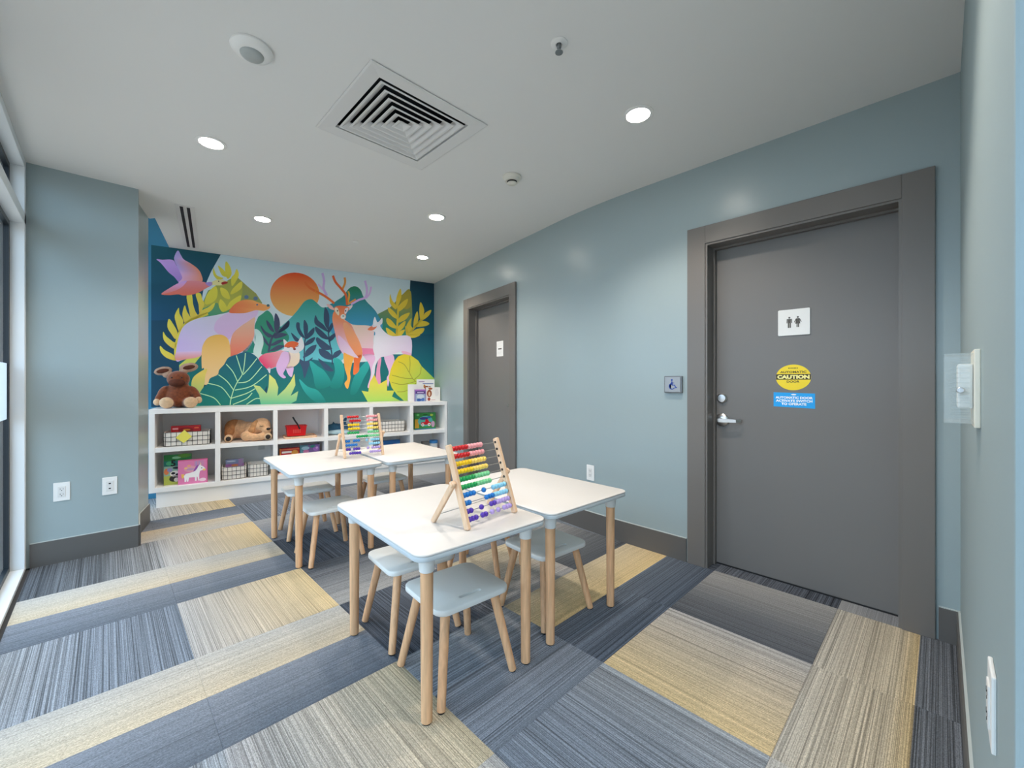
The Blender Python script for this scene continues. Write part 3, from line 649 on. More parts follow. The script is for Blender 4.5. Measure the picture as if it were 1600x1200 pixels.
MU.ell('painted_stag', 'b', (640, 832), 27, 25, (240, 236, 232), layer=13, n=12); MU.ell('painted_stag', 'b', (642, 826), 12, 10, (140, 156, 150), layer=14, n=10)
MU.ell('painted_stag', 'b', (582, 772), 7, 9, (60, 50, 50), layer=14, n=8); MU.ell('painted_stag', 'b', (666, 772), 7, 9, (60, 50, 50), layer=14, n=8)
A('painted_stag', 'b', [(468, 702), (520, 718), (548, 762), (500, 748)], (240, 190, 186), layer=12); A('painted_stag', 'b', [(652, 742), (738, 712), (706, 762)], (240, 220, 220), layer=10)
# doe
A('painted_doe', 'd', [(826, 84), (872, 50), (880, 10), (896, -30), (918, 20), (940, 10), (966, -20), (968, 30), (948, 60), (1000, 122), (1070, 156), (1236, 160), (1246, 345), (1212, 322), (1150, 300), (1070, 332), (990, 352), (944, 366), (902, 440), (892, 520), (862, 570), (872, 450), (900, 370), (878, 280), (890, 180), (896, 115)], (240, 238, 246), (222, 204, 228), ((900, 100), (1230, 260)), layer=12)
A('painted_doe', 'd', [(828, 84), (878, 52), (918, 58), (884, 96), (842, 100)], (240, 132, 92), layer=13)
A('painted_doe', 'd', [(872, 56), (914, 46), (920, 58), (880, 70)], (236, 232, 240), layer=14)
A('painted_doe', 'd', [(985, 352), (1072, 338), (1082, 440), (1052, 480), (1024, 640), (1010, 560), (1030, 500)], (224, 184, 218), layer=11)
A('painted_doe', 'd', [(928, 385), (958, 368), (946, 480), (952, 600), (926, 640), (904, 560)], (226, 150, 186), layer=11)
A('painted_doe', 'd', [(1150, 305), (1180, 300), (1240, 320), (1240, 350), (1190, 345)], (226, 170, 200), layer=13)
# yellow ferns at the right
A('painted_fern#2', 'b', [(1236, 640), (1300, 585), (1346, 572), (1346, 720), (1280, 750)], (160, 144, 50), layer=4)
for q in ([(1236, 540), (1248, 620), (1222, 700), (1196, 748), (1194, 640)], [(1130, 596), (1150, 660), (1196, 720), (1184, 756), (1128, 690)], [(1312, 645), (1292, 722), (1218, 780), (1220, 716)], [(1113, 736), (1180, 788), (1214, 856), (1160, 836), (1113, 780)], [(1334, 790), (1292, 862), (1206, 896), (1240, 828)], [(1098, 846), (1150, 878), (1204, 956), (1130, 936), (1093, 890)], [(1288, 876), (1272, 942), (1196, 1006), (1210, 938)], [(1088, 946), (1140, 976), (1196, 1028), (1130, 1030), (1098, 1000)], [(1284, 966), (1242, 1034), (1186, 1040), (1208, 998)],
          [(1446, 680), (1484, 760), (1472, 832), (1448, 880), (1433, 780)], [(1558, 762), (1532, 822), (1462, 870), (1490, 798)], [(1412, 776), (1424, 850), (1404, 922), (1372, 940), (1380, 850)], [(1538, 910), (1480, 934), (1386, 936), (1450, 878), (1510, 884)], [(1352, 846), (1344, 920), (1372, 972), (1310, 1004), (1298, 930)], [(1484, 952), (1452, 1012), (1334, 1026), (1390, 968)], [(1288, 926), (1322, 1010), (1300, 1036)], [(1444, 1018), (1384, 1052), (1304, 1044), (1340, 1014)]):
    A('painted_fern#2', 'b', q, (226, 196, 56), (206, 180, 54), layer=6)
MU.stroke('painted_fern#2', 'b', [(1215, 720), (1208, 860), (1196, 1030)], 20, (214, 188, 56), 6); MU.stroke('painted_fern#2', 'b', [(1462, 860), (1385, 940), (1310, 1034)], 22, (214, 188, 56), 6)
# broad yellow leaf and spiky yellow plant
A('painted_leaf#7', 'd', [(1028, 560), (1050, 470), (1080, 400), (1120, 350), (1180, 328), (1244, 342), (1312, 390), (1345, 445), (1464, 560), (1464, 800), (1176, 790), (1110, 720), (1058, 650)], (212, 188, 40), (150, 188, 84), ((1120, 380), (1380, 640)), layer=14, sm=False)
for s_ in ([(1225, 500), (1260, 565), (1300, 600)], [(1260, 562), (1180, 560), (1060, 530)], [(1225, 505), (1180, 430), (1120, 400)], [(1228, 500), (1235, 420), (1230, 350)], [(1270, 575), (1330, 520), (1340, 450)], [(1290, 590), (1160, 620), (1060, 600)], [(1300, 600), (1200, 680), (1110, 690)]):
    MU.stroke('painted_leaf#7', 'd', s_, 6, (140, 140, 50), 15)
A('painted_leaf#8', 'd', [(768, 680), (832, 690), (848, 600), (890, 525), (932, 620), (1014, 572), (1012, 680), (1084, 678), (1060, 735), (1142, 795), (826, 795)], (222, 196, 66), (150, 190, 90), layer=15, sm=False)
mbm = B(); mx0 = -3.02
box(mbm, mx0, -0.0005, -0.002, -0.0003, 0.921, CEIL - 0.0005)
mural = link('mural', tomesh('mural', mbm), mat('mural_ground', (0, 66, 92), 0.5)); mural.location = (CW.x, CW.y, 0); mural.rotation_euler = (0, 0, -TH)
tag(mural, 'colourful painted forest animals mural covering wall above white cube shelf', 'mural')
for g, polys in MU.layers.items():
    if g in ('painted_hills', 'painted_backdrop', 'painted_ground', 'painted_sky'):
        for q in polys: colour_mesh(g, [q], PAINT, mural, 1.32)
    else: colour_mesh(g.split('#')[0], polys, PAINT, mural, 1.32)

# ================================================================== BOOKCASE (wing coordinates: x right, y into wall)
BKX0, BKX1, BKD, BKZ = -2.975, -0.004, 0.462, 0.92
bc = thing('cube_bookcase', 'long white low cube bookcase with twelve open compartments under mural', 'bookcase', (CW.x, CW.y, 0), -TH)
bm = B(); box(bm, BKX0, BKX1, -BKD, -0.006, 0.876, BKZ, bev=0.002); obj('top_panel', bm, WHITE, bc)
bm = B(); box(bm, BKX0, BKX1, -BKD, -0.006, 0.146, 0.190, bev=0.002); obj('bottom_panel', bm, WHITE, bc)
DIV = [(-2.975, -2.932), (-2.478, -2.435), (-1.981, -1.940), (-1.488, -1.447), (-0.996, -0.955), (-0.505, -0.463), (-0.040, -0.004)]
for a, b in DIV:
    bm = B(); box(bm, a, b, -BKD, -0.006, 0.190, 0.876, bev=0.002); obj('divider', bm, WHITE, bc)
for (a, b), (c, d) in zip(DIV[:-1], DIV[1:]):
    bm = B(); box(bm, b, c, -BKD + 0.002, -0.02, 0.517, 0.560, bev=0.002); obj('shelf', bm, WHITE, bc)
bm = B(); box(bm, BKX0 + 0.043, BKX1 - 0.036, -0.02, -0.007, 0.190, 0.876); bp_ = obj('back_panel', bm, WHITE, bc)
bm = B(); box(bm, -2.10, -2.04, -0.027, -0.02, 0.415, 0.505, bev=0.002); obj('cable_plate', bm, GREYP, bp_)
bm = B(); box(bm, BKX0 + 0.05, BKX1 - 0.02, -BKD + 0.022, -BKD + 0.04, 0, 0.146); box(bm, BKX0 + 0.05, BKX0 + 0.068, -BKD + 0.04, -0.01, 0, 0.146); obj('toe_kick', bm, WHITE, bc)

# ------------------------------------------------------------------ things on the shelves
def wloc(x, y, z): p = W(x, y, z); return (p.x, p.y, p.z)
def quadpoly(x0, z0, x1, z1, y, c): return ([(x0, y, z0), (x1, y, z0), (x1, y, z1), (x0, y, z1)], [lin(c)] * 4)
def poly2(pts, y, c): return ([(p[0], y, p[1]) for p in pts], [lin(c)] * len(pts))
def disc2(cx, cz, rx, rz, y, c, n=14): return poly2([(cx + rx * math.cos(2 * math.pi * i / n), cz + rz * math.sin(2 * math.pi * i / n)) for i in range(n)], y, c)
def carton(name, label, cat, x0, x1, zb, h, yfront, depth, rgb, art=None, group=None, lean=0.0, turn=0.0, side=None):
    w = x1 - x0
    t = thing(name, label, cat, wloc((x0 + x1) / 2, yfront + depth / 2, zb), -TH + math.radians(turn), group)
    t.rotation_mode = 'ZYX' if False else 'XYZ'
    bm = B(); box(bm, -w / 2, w / 2, -depth / 2, depth / 2, 0, h, bev=0.0012)
    b = obj('body', bm, mat('card_%d_%d_%d' % rgb, rgb, 0.4), t)
    if art:
        colour_mesh('cover_print', [(p, c) for p, c in art(w, h, -depth / 2 - 0.0006)], PRINT, t)
    if lean: t.rotation_euler = (math.radians(lean), 0, -TH + math.radians(turn))
    return t
def basket(label, x0, x1, zb, h, yf, d, group='white grid-pattern fabric baskets on the shelves', nx=8, nz=3):
    w = x1 - x0
    t = thing('grid_basket', label, 'basket', wloc((x0 + x1) / 2, yf + d / 2, zb), -TH, group)
    bm = B(); r = 0.03
    ls = []
    for k, z in ((-0.008, 0.0), (0, 0.008), (0.004, h - 0.002), (0.004, h)): ls.append([Vector((x, y, z)) for x, y in rrect(w - 0.012 + 2 * k, d - 0.012 + 2 * k, r)])
    for k, z in ((-0.004, h), (-0.006, 0.012)): ls.append([Vector((x, y, z)) for x, y in rrect(w - 0.012 + 2 * k, d - 0.012 + 2 * k, r)])
    rings(bm, ls); obj('fabric_liner', bm, mat('basket_fabric', (236, 230, 222), 0.8), t, smooth=True)
    bm = B()
    for z in [0.006 + (h - 0.008) * i / nz for i in range(nz + 1)]:
        tube(bm, [Vector((x, y, z)) for x, y in rrect(w - 0.002, d - 0.002, r)], 0.0021, 5, closed=True)
    for i in range(nx + 1):
        x = -w / 2 + r * 0.6 + (w - 1.2 * r) * i / nx
        for s in (-1, 1): tube(bm, [(x, s * (d / 2 - 0.0015), 0.004), (x, s * (d / 2 - 0.0015), h)], 0.0019, 5)
    for i in range(1, 4):
        y = -d / 2 + d * i / 4
        for s in (-1, 1): tube(bm, [(s * (w / 2 - 0.0015), y, 0.004), (s * (w / 2 - 0.0015), y, h)], 0.0019, 5)
    obj('wire_grid', bm, BLACK, t); return t
Z1, Z0 = 0.5605, 0.1905
# compartment 1
basket('wide white grid basket with yellow note on it, holding red box', -2.878, -2.520, Z1, 0.135, -0.43, 0.24, nx=8)
carton('game_box', 'red game box standing inside the wide grid basket with yellow note', 'box', -2.83, -2.60, Z1 + 0.013, 0.172, -0.33, 0.05, (196, 24, 36),
       lambda w, h, y: [quadpoly(-w / 2 + .012, h - .035, -w / 2 + .055, h - .018, y, (240, 170, 170)), quadpoly(w / 2 - .05, h - .03, w / 2 - .015, h - .018, y, (240, 120, 70)), disc2(0, h - .045, .06, .03, y, (150, 14, 24)), disc2(.005, h - .04, .03, .008, y - .0003, (230, 150, 40))])
n_ = link('sticky_note', None)
bpy.data.objects.remove(n_, do_unlink=True)
bm = B()
rings(bm, [[Vector((x, -0.003 * k, z)) for x, z in ((-.062, -.008), (.0, -.062), (.062, -.004), (.004, .062))] for k in (0, 1)])
n_ = obj('sticky_note', bm, mat('note_yellow', (236, 226, 96), 0.6), None, wloc(-2.722, -0.437, Z1 + 0.092), -TH); tag(n_, 'plain yellow diamond-turned paper note on front of grid basket', 'note')
def art_green(w, h, y):
    P = [quadpoly(-w / 2, 0, w / 2, h * .3, y, (176, 190, 84)), quadpoly(-w / 2, h * .3, w / 2, h * .62, y, (150, 190, 170)), quadpoly(-w / 2, h * .62, w / 2, h * .8, y, (24, 116, 108)), quadpoly(-w / 2, h * .8, w / 2, h, y, (40, 130, 60)),
         disc2(.05, h * .95, .05, .02, y - .0003, (90, 150, 40)), disc2(-.01, h * .90, .035, .012, y - .0003, (150, 210, 160)), disc2(-.06, h * .72, .03, .02, y - .0003, (70, 170, 120)), disc2(-.085, h * .45, .018, .03, y - .0003, (226, 130, 80)), disc2(-.06, h * .5, .02, .02, y - .0004, (150, 150, 200)),
         disc2(-.02, h * .36, .04, .03, y - .0004, (240, 238, 230)), disc2(-.035, h * .38, .016, .012, y - .0007, (30, 30, 32)), disc2(0, h * .33, .018, .012, y - .0007, (30, 30, 32)), disc2(-.03, h * .2, .035, .03, y - .0004, (40, 40, 40)), disc2(-.01, h * .16, .02, .02, y - .0007, (225, 222, 210)), disc2(-.01, h * .56, .03, .012, y - .0005, (20, 50, 60))]
    return P
g5 = carton('picture_book', 'green farm animals picture book with big number five behind unicorn box', 'book', -2.878, -2.668, Z0, 0.285, -0.375, 0.02, (60, 140, 70), art_green)
text_part('cover_lettering', '5', 0.06, mat('ink_black', (16, 18, 24), 0.5), g5, Matrix.Translation((-0.035, -0.0120, 0.205)) @ rot('X', 90), width=0.036, bold=0.002)
def art_uni(w, h, y):
    W_, P_ = (246, 244, 246), (150, 80, 170)
    P = [quadpoly(-w / 2, h * .965, w / 2, h, y - .0001, (214, 92, 140)), quadpoly(w / 2 - .006, 0, w / 2, h * .965, y - .0001, (214, 92, 140)), disc2(-.02, h * .62, .05, .03, y, (226, 160, 176)), disc2(-.055, h * .66, .012, .008, y - .0002, (246, 200, 120)), disc2(-.03, h * .75, .014, .01, y - .0002, (240, 170, 120)), disc2(-.02, h * .6, .03, .01, y - .0002, (190, 150, 190)),
         quadpoly(.01, h * .7, .085, h * .93, y, (206, 140, 180)), quadpoly(.02, h * .72, .03, h * .92, y - .0001, (176, 150, 200)), quadpoly(.045, h * .72, .052, h * .92, y - .0001, (176, 150, 200))]
    bx = [(-.065, .22), (-.07, .34), (-.055, .43), (-.02, .46), (.01, .50), (.03, .62), (.045, .72), (.056, .78), (.06, .74), (.085, .66), (.098, .58), (.09, .52), (.07, .52), (.055, .50), (.05, .40), (.048, .30), (.05, .1), (.04, .1), (.036, .24), (.03, .28), (.028, .1), (.016, .1), (.014, .26), (-.03, .26), (-.036, .1), (-.046, .1), (-.046, .24), (-.052, .1), (-.064, .1)]
    P.append(poly2([(a, b * h) for a, b in bx], y - .0004, W_))
    P += [poly2([(.002, h * .50), (.012, h * .62), (.03, h * .74), (.045, h * .77), (.034, h * .62), (.018, h * .52)], y - .0008, P_), poly2([(-.066, h * .42), (-.09, h * .42), (-.085, h * .24), (-.07, h * .28)], y - .0003, (244, 190, 90)), disc2(.088, h * .54, .013, .01, y - .0008, (248, 200, 110)), disc2(.068, h * .62, .004, .006, y - .0009, (40, 40, 50)), poly2([(.058, h * .76), (.066, h * .76), (.056, h * .88)], y - .0008, (250, 220, 150)), disc2(.075, h * .13, .028, .016, y - .0005, (246, 214, 226))]
    return P
carton('puzzle_box', 'pink box with white unicorn print on lower shelf', 'box', -2.768, -2.540, Z0, 0.232, -0.420, 0.03, (224, 128, 176), art_uni)
# compartment 2, lower
basket('short grid basket holding a lilac box, beside divider', -2.430, -2.214, Z0, 0.128, -0.435, 0.22, nx=5)
basket('small empty-looking grid basket next to the basket with lilac box', -2.206, -2.020, Z0, 0.132, -0.425, 0.2, nx=5)
carton('card_box', 'lilac and grey patterned box standing in short grid basket', 'box', -2.395, -2.240, Z0 + 0.013, 0.178, -0.36, 0.06, (140, 136, 156),
       lambda w, h, y: [quadpoly(-w / 2, h * .58, w / 2, h * .75, y, (150, 90, 150)), quadpoly(-w / 2, h * .75, w * .2, h, y, (110, 124, 160)), quadpoly(w * .2, h * .58, w * .42, h, y - .0002, (150, 120, 160)), disc2(0, h * .66, .03, .012, y - .0002, (196, 120, 70)), disc2(-.03, h * .9, .04, .008, y - .0002, (170, 180, 200))])
# compartment 3
def red_basket():
    t = thing('toy_shopping_basket', 'small red plastic toy basket with black handle standing up', 'basket', wloc(-1.752, -0.30, Z1 + 0.022), -TH)
    R = mat('red_plastic', (206, 16, 24), 0.4)
    bm = B(); ls = []
    for k, z in ((0.0, 0), (0.012, 0.105), (0.017, 0.105), (0.017, 0.11), (0.008, 0.11), (-0.004, 0.006)): ls.append([Vector((x, y, z)) for x, y in rrect(0.178 + 2 * k, 0.12 + 2 * k, 0.012)])
    rings(bm, ls); obj('tub', bm, R, t)
    bm = B()
    for r_ in range(3):
        for c_ in range(5): box(bm, -0.035 + c_ * .016, -0.027 + c_ * .016, -0.0690 - r_ * .0012, -0.066, 0.035 + r_ * .014, 0.040 + r_ * .014)
    obj('vent_slots', bm, mat('slot_pale', (232, 120, 110), 0.6), t)
    bm = B(); tube(bm, [(0.03, -0.075, 0.075), (0.012, -0.07, 0.12), (-0.015, -0.055, 0.165), (-0.035, -0.04, 0.205)], 0.0085, 8); obj('handle', bm, BLACK, t, smooth=True)
red_basket()
bm = B()
rings(bm, [[Vector((x, y, z)) for x, y in rrect(0.32 - 2 * k, 0.26 - 2 * k, 0.02)] for k, z in ((0.002, 0), (0, 0.004), (0, 0.018), (0.002, 0.0205), (0.010, 0.0205), (0.012, 0.012))])
tr_ = obj('wooden_tray', bm, WOODP, None, wloc(-1.715, -0.30, Z1), -TH); tag(tr_, 'flat pale wooden tray under the small red toy basket', 'tray')
carton('game_box', 'red game box with orange side beside purple unicorn-coloured box', 'box', -1.915, -1.725, Z0, 0.262, -0.36, 0.05, (190, 30, 36),
       lambda w, h, y: [quadpoly(-w / 2, 0, -w / 2 + .012, h, y - .0002, (236, 140, 50)), quadpoly(-w / 2 + .02, h * .80, .02, h * .88, y - .0002, (240, 232, 220)), disc2(.05, h * .80, .035, .03, y - .0002, (224, 150, 60)), quadpoly(-w / 2 + .012, h * .93, w / 2, h * .97, y - .0001, (232, 120, 70))])
carton('game_box', 'teal and purple game box next to red game box', 'box', -1.718, -1.520, Z0, 0.282, -0.36, 0.05, (126, 96, 150),
       lambda w, h, y: [quadpoly(-w / 2, h * .5, -w * .1, h, y, (90, 140, 150)), disc2(-.045, h * .88, .04, .02, y - .0002, (170, 200, 210)), disc2(.03, h * .93, .03, .016, y - .0002, (50, 140, 120)), disc2(.06, h * .85, .03, .03, y - .0002, (170, 110, 190)), disc2(.07, h * .87, .012, .012, y - .0004, (226, 180, 220)), disc2(-.04, h * .75, .03, .02, y - .0002, (200, 120, 160))])
# compartment 5
basket('white grid fabric box-basket standing alone on upper shelf', -0.850, -0.540, Z1, 0.135, -0.40, 0.24, nx=7)
carton('game_box', 'flat-topped blue box on lower shelf below lone grid basket', 'box', -0.84, -0.600, Z0, 0.262, -0.36, 0.06, (40, 100, 160),
       lambda w, h, y: [quadpoly(-w / 2, h * .5, w * .3, h * .82, y, (90, 120, 170)), disc2(.05, h * .72, .04, .03, y - .0002, (190, 60, 90)), disc2(-.05, h * .74, .04, .02, y - .0002, (150, 170, 200))])
# compartment 6
def art_truck(w, h, y):
    return [quadpoly(-w / 2, 0, w / 2, h * .06, y, (50, 110, 150)), quadpoly(-w / 2, h * .1, -w * .3, h * .62, y, (206, 160, 50)), disc2(0, h * .5, w * .36, h * .32, y - .0001, (90, 180, 170)), disc2(-.02, h * .66, .06, .018, y - .0003, (60, 60, 130)), disc2(.05, h * .72, .03, .014, y - .0003, (50, 110, 170)), disc2(-.1, h * .88, .02, .014, y - .0002, (110, 200, 110)), disc2(.085, h * .85, .022, .014, y - .0002, (180, 200, 80)), disc2(0, h * .87, .035, .012, y - .0002, (30, 100, 40)), disc2(.105, h * .3, .025, .04, y - .0003, (206, 160, 190)),
            poly2([(-.06, h * .28), (.075, h * .28), (.075, h * .42), (.05, h * .45), (.035, h * .6), (.0, h * .6), (-.005, h * .45), (-.06, h * .42)], y - .0004, (206, 20, 36)), disc2(-.035, h * .28, .02, .02, y - .0006, (240, 232, 226)), disc2(.052, h * .28, .02, .02, y - .0006, (240, 232, 226)), disc2(-.035, h * .28, .008, .008, y - .0008, (150, 40, 40)), disc2(.052, h * .28, .008, .008, y - .0008, (150, 40, 40))]
carton('puzzle_box', 'green puzzle box with red truck picture on upper shelf', 'box', -0.405, -0.122, Z1, 0.215, -0.35, 0.06, (56, 136, 66), art_truck)
t = thing('storage_tin', 'small printed canister with blue lid on lower shelf', 'canister', wloc(-0.13, -0.30, Z0), -TH)
bm = B(); lathe(bm, [(0.001, 0), (0.05, 0), (0.052, 0.003), (0.052, 0.19), (0.001, 0.19)], 24); cb = obj('can_body', bm, mat('tin_white', (214, 214, 212), 0.35), t, smooth=True)
bm = B(); lathe(bm, [(0.0535, 0.03), (0.0535, 0.12), (0.0525, 0.12), (0.0525, 0.03)], 24); obj('label_band', bm, mat('tin_red', (190, 60, 70), 0.5), cb)
bm = B(); lathe(bm, [(0.054, 0.178), (0.055, 0.182), (0.055, 0.212), (0.050, 0.217), (0.001, 0.217)], 24); obj('lid', bm, mat('tin_blue', (60, 130, 190), 0.4), t, smooth=True)
bm = B(); box(bm, -0.045, 0.045, -0.03, 0.03, 0, 0.205, bev=0.002); o = obj('small_carton', bm, mat('carton_grey', (128, 122, 116), 0.6), None, wloc(-0.236, -0.27, Z0), -TH); tag(o, 'dark grey carton beside canister with blue lid', 'carton')
# books on top of the bookcase
TZ = BKZ + 0.0005
carton('picture_book', 'plain white picture book standing behind small purple book', 'book', -0.452, -0.322, TZ, 0.222, -0.235, 0.02, (232, 230, 228))
def art_tall(w, h, y):
    br = (150, 84, 40)
    return [quadpoly(-.10, h * .87, -.02, h * .905, y, (150, 120, 170)), quadpoly(-.045, h * .78, .105, h * .815, y, (90, 110, 160)), disc2(.01, h * .36, .034, .055, y - .0002, br), disc2(.01, h * .6, .03, .03, y - .0002, br), disc2(-.02, h * .68, .014, .024, y - .0001, (190, 120, 60)), disc2(.05, h * .62, .024, .018, y - .0001, br), disc2(.01, h * .32, .016, .03, y - .0004, (214, 170, 120))]
carton('picture_book', 'tall white picture book with brown animal drawing at back of group', 'book', -0.322, -0.076, TZ, 0.288, -0.205, 0.02, (234, 232, 230), art_tall)
carton('picture_book', 'small purple and blue book in front of white books', 'book', -0.373, -0.222, TZ, 0.155, -0.265, 0.016, (120, 90, 160),
       lambda w, h, y: [quadpoly(-w * .5, h * .9, w * .5, h, y, (176, 110, 190)), quadpoly(-w * .4, h * .66, w * .4, h * .84, y, (60, 34, 110)), quadpoly(-w * .3, h * .70, w * .3, h * .78, y - .0002, (210, 200, 226)), quadpoly(-w * .45, 0, w * .45, h * .62, y, (150, 170, 196)), disc2(0, h * .4, .05, .03, y - .0002, (196, 206, 216)), disc2(-.02, h * .12, .03, .02, y - .0002, (50, 90, 160)), disc2(.03, h * .15, .025, .022, y - .0002, (70, 110, 180))])
carton('picture_book', 'small white book with brown bear-like blot and red line at right end', 'book', -0.212, -0.012, TZ, 0.182, -0.245, 0.018, (236, 232, 228),
       lambda w, h, y: [disc2(-.055, h * .55, .035, .05, y, (150, 76, 36)), disc2(-.055, h * .52, .014, .03, y - .0002, (226, 200, 170)), disc2(-.04, h * .9, .03, .014, y, (170, 90, 44)), disc2(-.06, h * .14, .02, .022, y, (160, 60, 40)), quadpoly(-.03, h * .08, .03, h * .1, y, (200, 90, 80)), disc2(.05, h * .6, .03, .05, y, (226, 222, 220))])

# ------------------------------------------------------------------ plush toys
PBR = mat('plush_brown', (116, 56, 22), 0.95, noise=0.3, nscale=60, bump=0.6, sheen=0.4)
PBD = mat('plush_dark', (84, 40, 22), 0.95, noise=0.2, nscale=60, bump=0.6)
PBE = mat('plush_beige', (206, 172, 136), 0.95, noise=0.12, nscale=60, bump=0.6, sheen=0.3)
PEAR = mat('plush_ear', (168, 136, 116), 0.95, noise=0.12, nscale=60, bump=0.4)
def rabbit():
    t = thing('plush_rabbit', 'brown plush rabbit with big floppy ears sitting on bookcase top', 'plush toy', wloc(-2.775, -0.24, TZ), -TH + math.radians(-6))
    blob('body', [((0, 0.0, .105), (.098, .075, .105)), ((0, 0.005, .05), (.10, .085, .05)), ((-.004, -.01, .235), (.078, .068, .068)), ((-.004, -.045, .215), (.055, .04, .04)), ((-.004, 0, .18), (.05, .05, .04)),
                  ((-.10, -.02, .125), (.034, .036, .062), rot('Y', 28)), ((-.125, -.035, .075), (.027, .027, .04), rot('Y', 10)), ((.10, -.02, .125), (.034, .036, .06), rot('Y', -32)), ((.128, -.035, .085), (.026, .026, .036), rot('Y', -12)),
                  ((-.055, -.075, .042), (.042, .075, .042)), ((.075, -.07, .042), (.042, .07, .042), rot('Z', 20))], PBR, t, 0.007)
    blob('ear', [((-.105, .0, .300), (.062, .014, .036), rot('Y', -14)), ((-.075, .0, .272), (.035, .02, .028), rot('Y', -30))], PEAR, t, 0.005)
    blob('ear', [((.062, .0, .330), (.068, .014, .040), rot('Y', -14)), ((.03, .0, .292), (.024, .02, .036), rot('Y', 20))], PEAR, t, 0.005)
    for s, x, z, a in ((-1, -.105, .300, -14), (1, .066, .332, -14)):
        bm = B(); ellipsoid(bm, Vector((x, -.014, z)), (.042, .004, .017), rot('Y', a)); obj('inner_ear', bm, PBD, t, smooth=True)
    bm = B(); ellipsoid(bm, Vector((-.004, -.066, .204)), (.056, .034, .032)); obj('muzzle', bm, PBD, t, smooth=True)
    for x in (-.035, .03):
        bm = B(); ellipsoid(bm, Vector((x, -.074, .246)), (.006, .005, .006)); obj('eye', bm, BLACK, t, smooth=True)
    for x, y, a in ((-.055, -.14, 0), (.098, -.128, 14)):
        bm = B(); ellipsoid(bm, Vector((x, y, .046)), (.046, .022, .044), rot('Z', a)); obj('foot', bm, PBE, t, smooth=True)
    for x in (-.132, .136):
        bm = B(); ellipsoid(bm, Vector((x, -.05, .05 if x < 0 else .062)), (.025, .025, .028)); obj('paw', bm, PBE, t, smooth=True)
    return t
rb = rabbit(); rb.scale = (1.2, 1.12, 1.2)
DOG = mat('plush_tan', (214, 168, 126), 0.95, noise=0.16, nscale=50, bump=0.5, sheen=0.3); DOGD = mat('plush_caramel', (184, 126, 80), 0.95, noise=0.2, nscale=50, bump=0.5)
def dog():
    t = thing('plush_dog', 'tan plush puppy lying flat on belly in upper cube', 'plush toy', wloc(-2.206, -0.27, Z1), -TH)
    blob('body', [((-.085, .07, .115), (.105, .085, .10)), ((-.15, .03, .075), (.055, .07, .07)), ((0, 0.02, .11), (.10, .085, .085)), ((.05, -.05, .115), (.08, .07, .075)),
                  ((.125, -.075, .150), (.086, .075, .086)), ((.17, -.14, .105), (.042, .045, .040)),
                  ((.0, -.11, .055), (.065, .045, .054)), ((.065, -.145, .040), (.075, .032, .038)), ((.12, -.155, .045), (.04, .034, .040)),
                  ((-.165, -.06, .038), (.036, .075, .036)), ((.175, -.145, .040), (.034, .045, .040)), ((.15, .03, .05), (.05, .05, .05))], DOG, t, 0.008)
    blob('back_patch', [((-.115, .068, .128), (.092, .078, .092)), ((-.155, .02, .088), (.05, .072, .066))], DOGD, t, 0.009)
    blob('ear', [((.062, -.115, .165), (.034, .02, .055), rot('Y', 30)), ((.035, -.125, .112), (.032, .02, .034))], mat('plush_ear_tan', (190, 138, 92), .95, noise=.15, nscale=50, bump=.5), t, 0.006)
    bm = B(); ellipsoid(bm, Vector((.182, -.184, .124)), (.020, .012, .013)); obj('nose', bm, BLACK, t, smooth=True)
    bm = B(); tube(bm, [(.105, -.147, .155), (.12, -.151, .150), (.137, -.149, .153)], .003, 6); obj('eye', bm, BLACK, t, smooth=True)
    for x, y, z in ((-.165, -.137, .040), (.178, -.196, .044)):
        bm = B(); ellipsoid(bm, Vector((x, y + .012, z)), (.036, .014, .038)); obj('paw', bm, PBE, t, smooth=True)
        bm = B(); ellipsoid(bm, Vector((x, y, z - .002)), (.023, .006, .024)); obj('paw_pad', bm, mat('pad_dark', (46, 36, 30), .8), t, smooth=True)
dog()
def shark():
    t = thing('plush_shark', 'dark blue plush shark with pale belly behind far abacus', 'plush toy', wloc(-1.285, -0.27, Z1 + 0.001), -TH)
    SB = mat('plush_blue', (40, 84, 112), 0.9, noise=0.2, nscale=40, bump=0.4)
    blob('body', [((-.06, 0, .072), (.09, .055, .058)), ((.02, 0, .075), (.08, .05, .052)), ((.09, 0, .08), (.05, .03, .03)), ((-.11, .0, .075), (.045, .045, .045))], SB, t, 0.007)
    bm = B(); extrude_poly(bm, [(-.10, .10), (-.05, .115), (-.075, .15)], -.008, .008, 'y'); obj('head_fin', bm, SB, t); bm = B(); extrude_poly(bm, [(.0, .11), (.06, .10), (.075, .19), (.055, .19)], -.008, .008, 'y'); obj('dorsal_fin', bm, SB, t)
    bm = B(); extrude_poly(bm, [(.11, .07), (.135, .07), (.15, .17), (.135, .15)], -.007, .007, 'y'); obj('tail_fin', bm, SB, t)
    blob('belly', [((-.04, -.02, .032), (.11, .06, .03)), ((.04, -.03, .026), (.06, .06, .025))], mat('plush_pale_blue', (176, 204, 216), 0.9, bump=.4, nscale=40), t, 0.007)
shark()

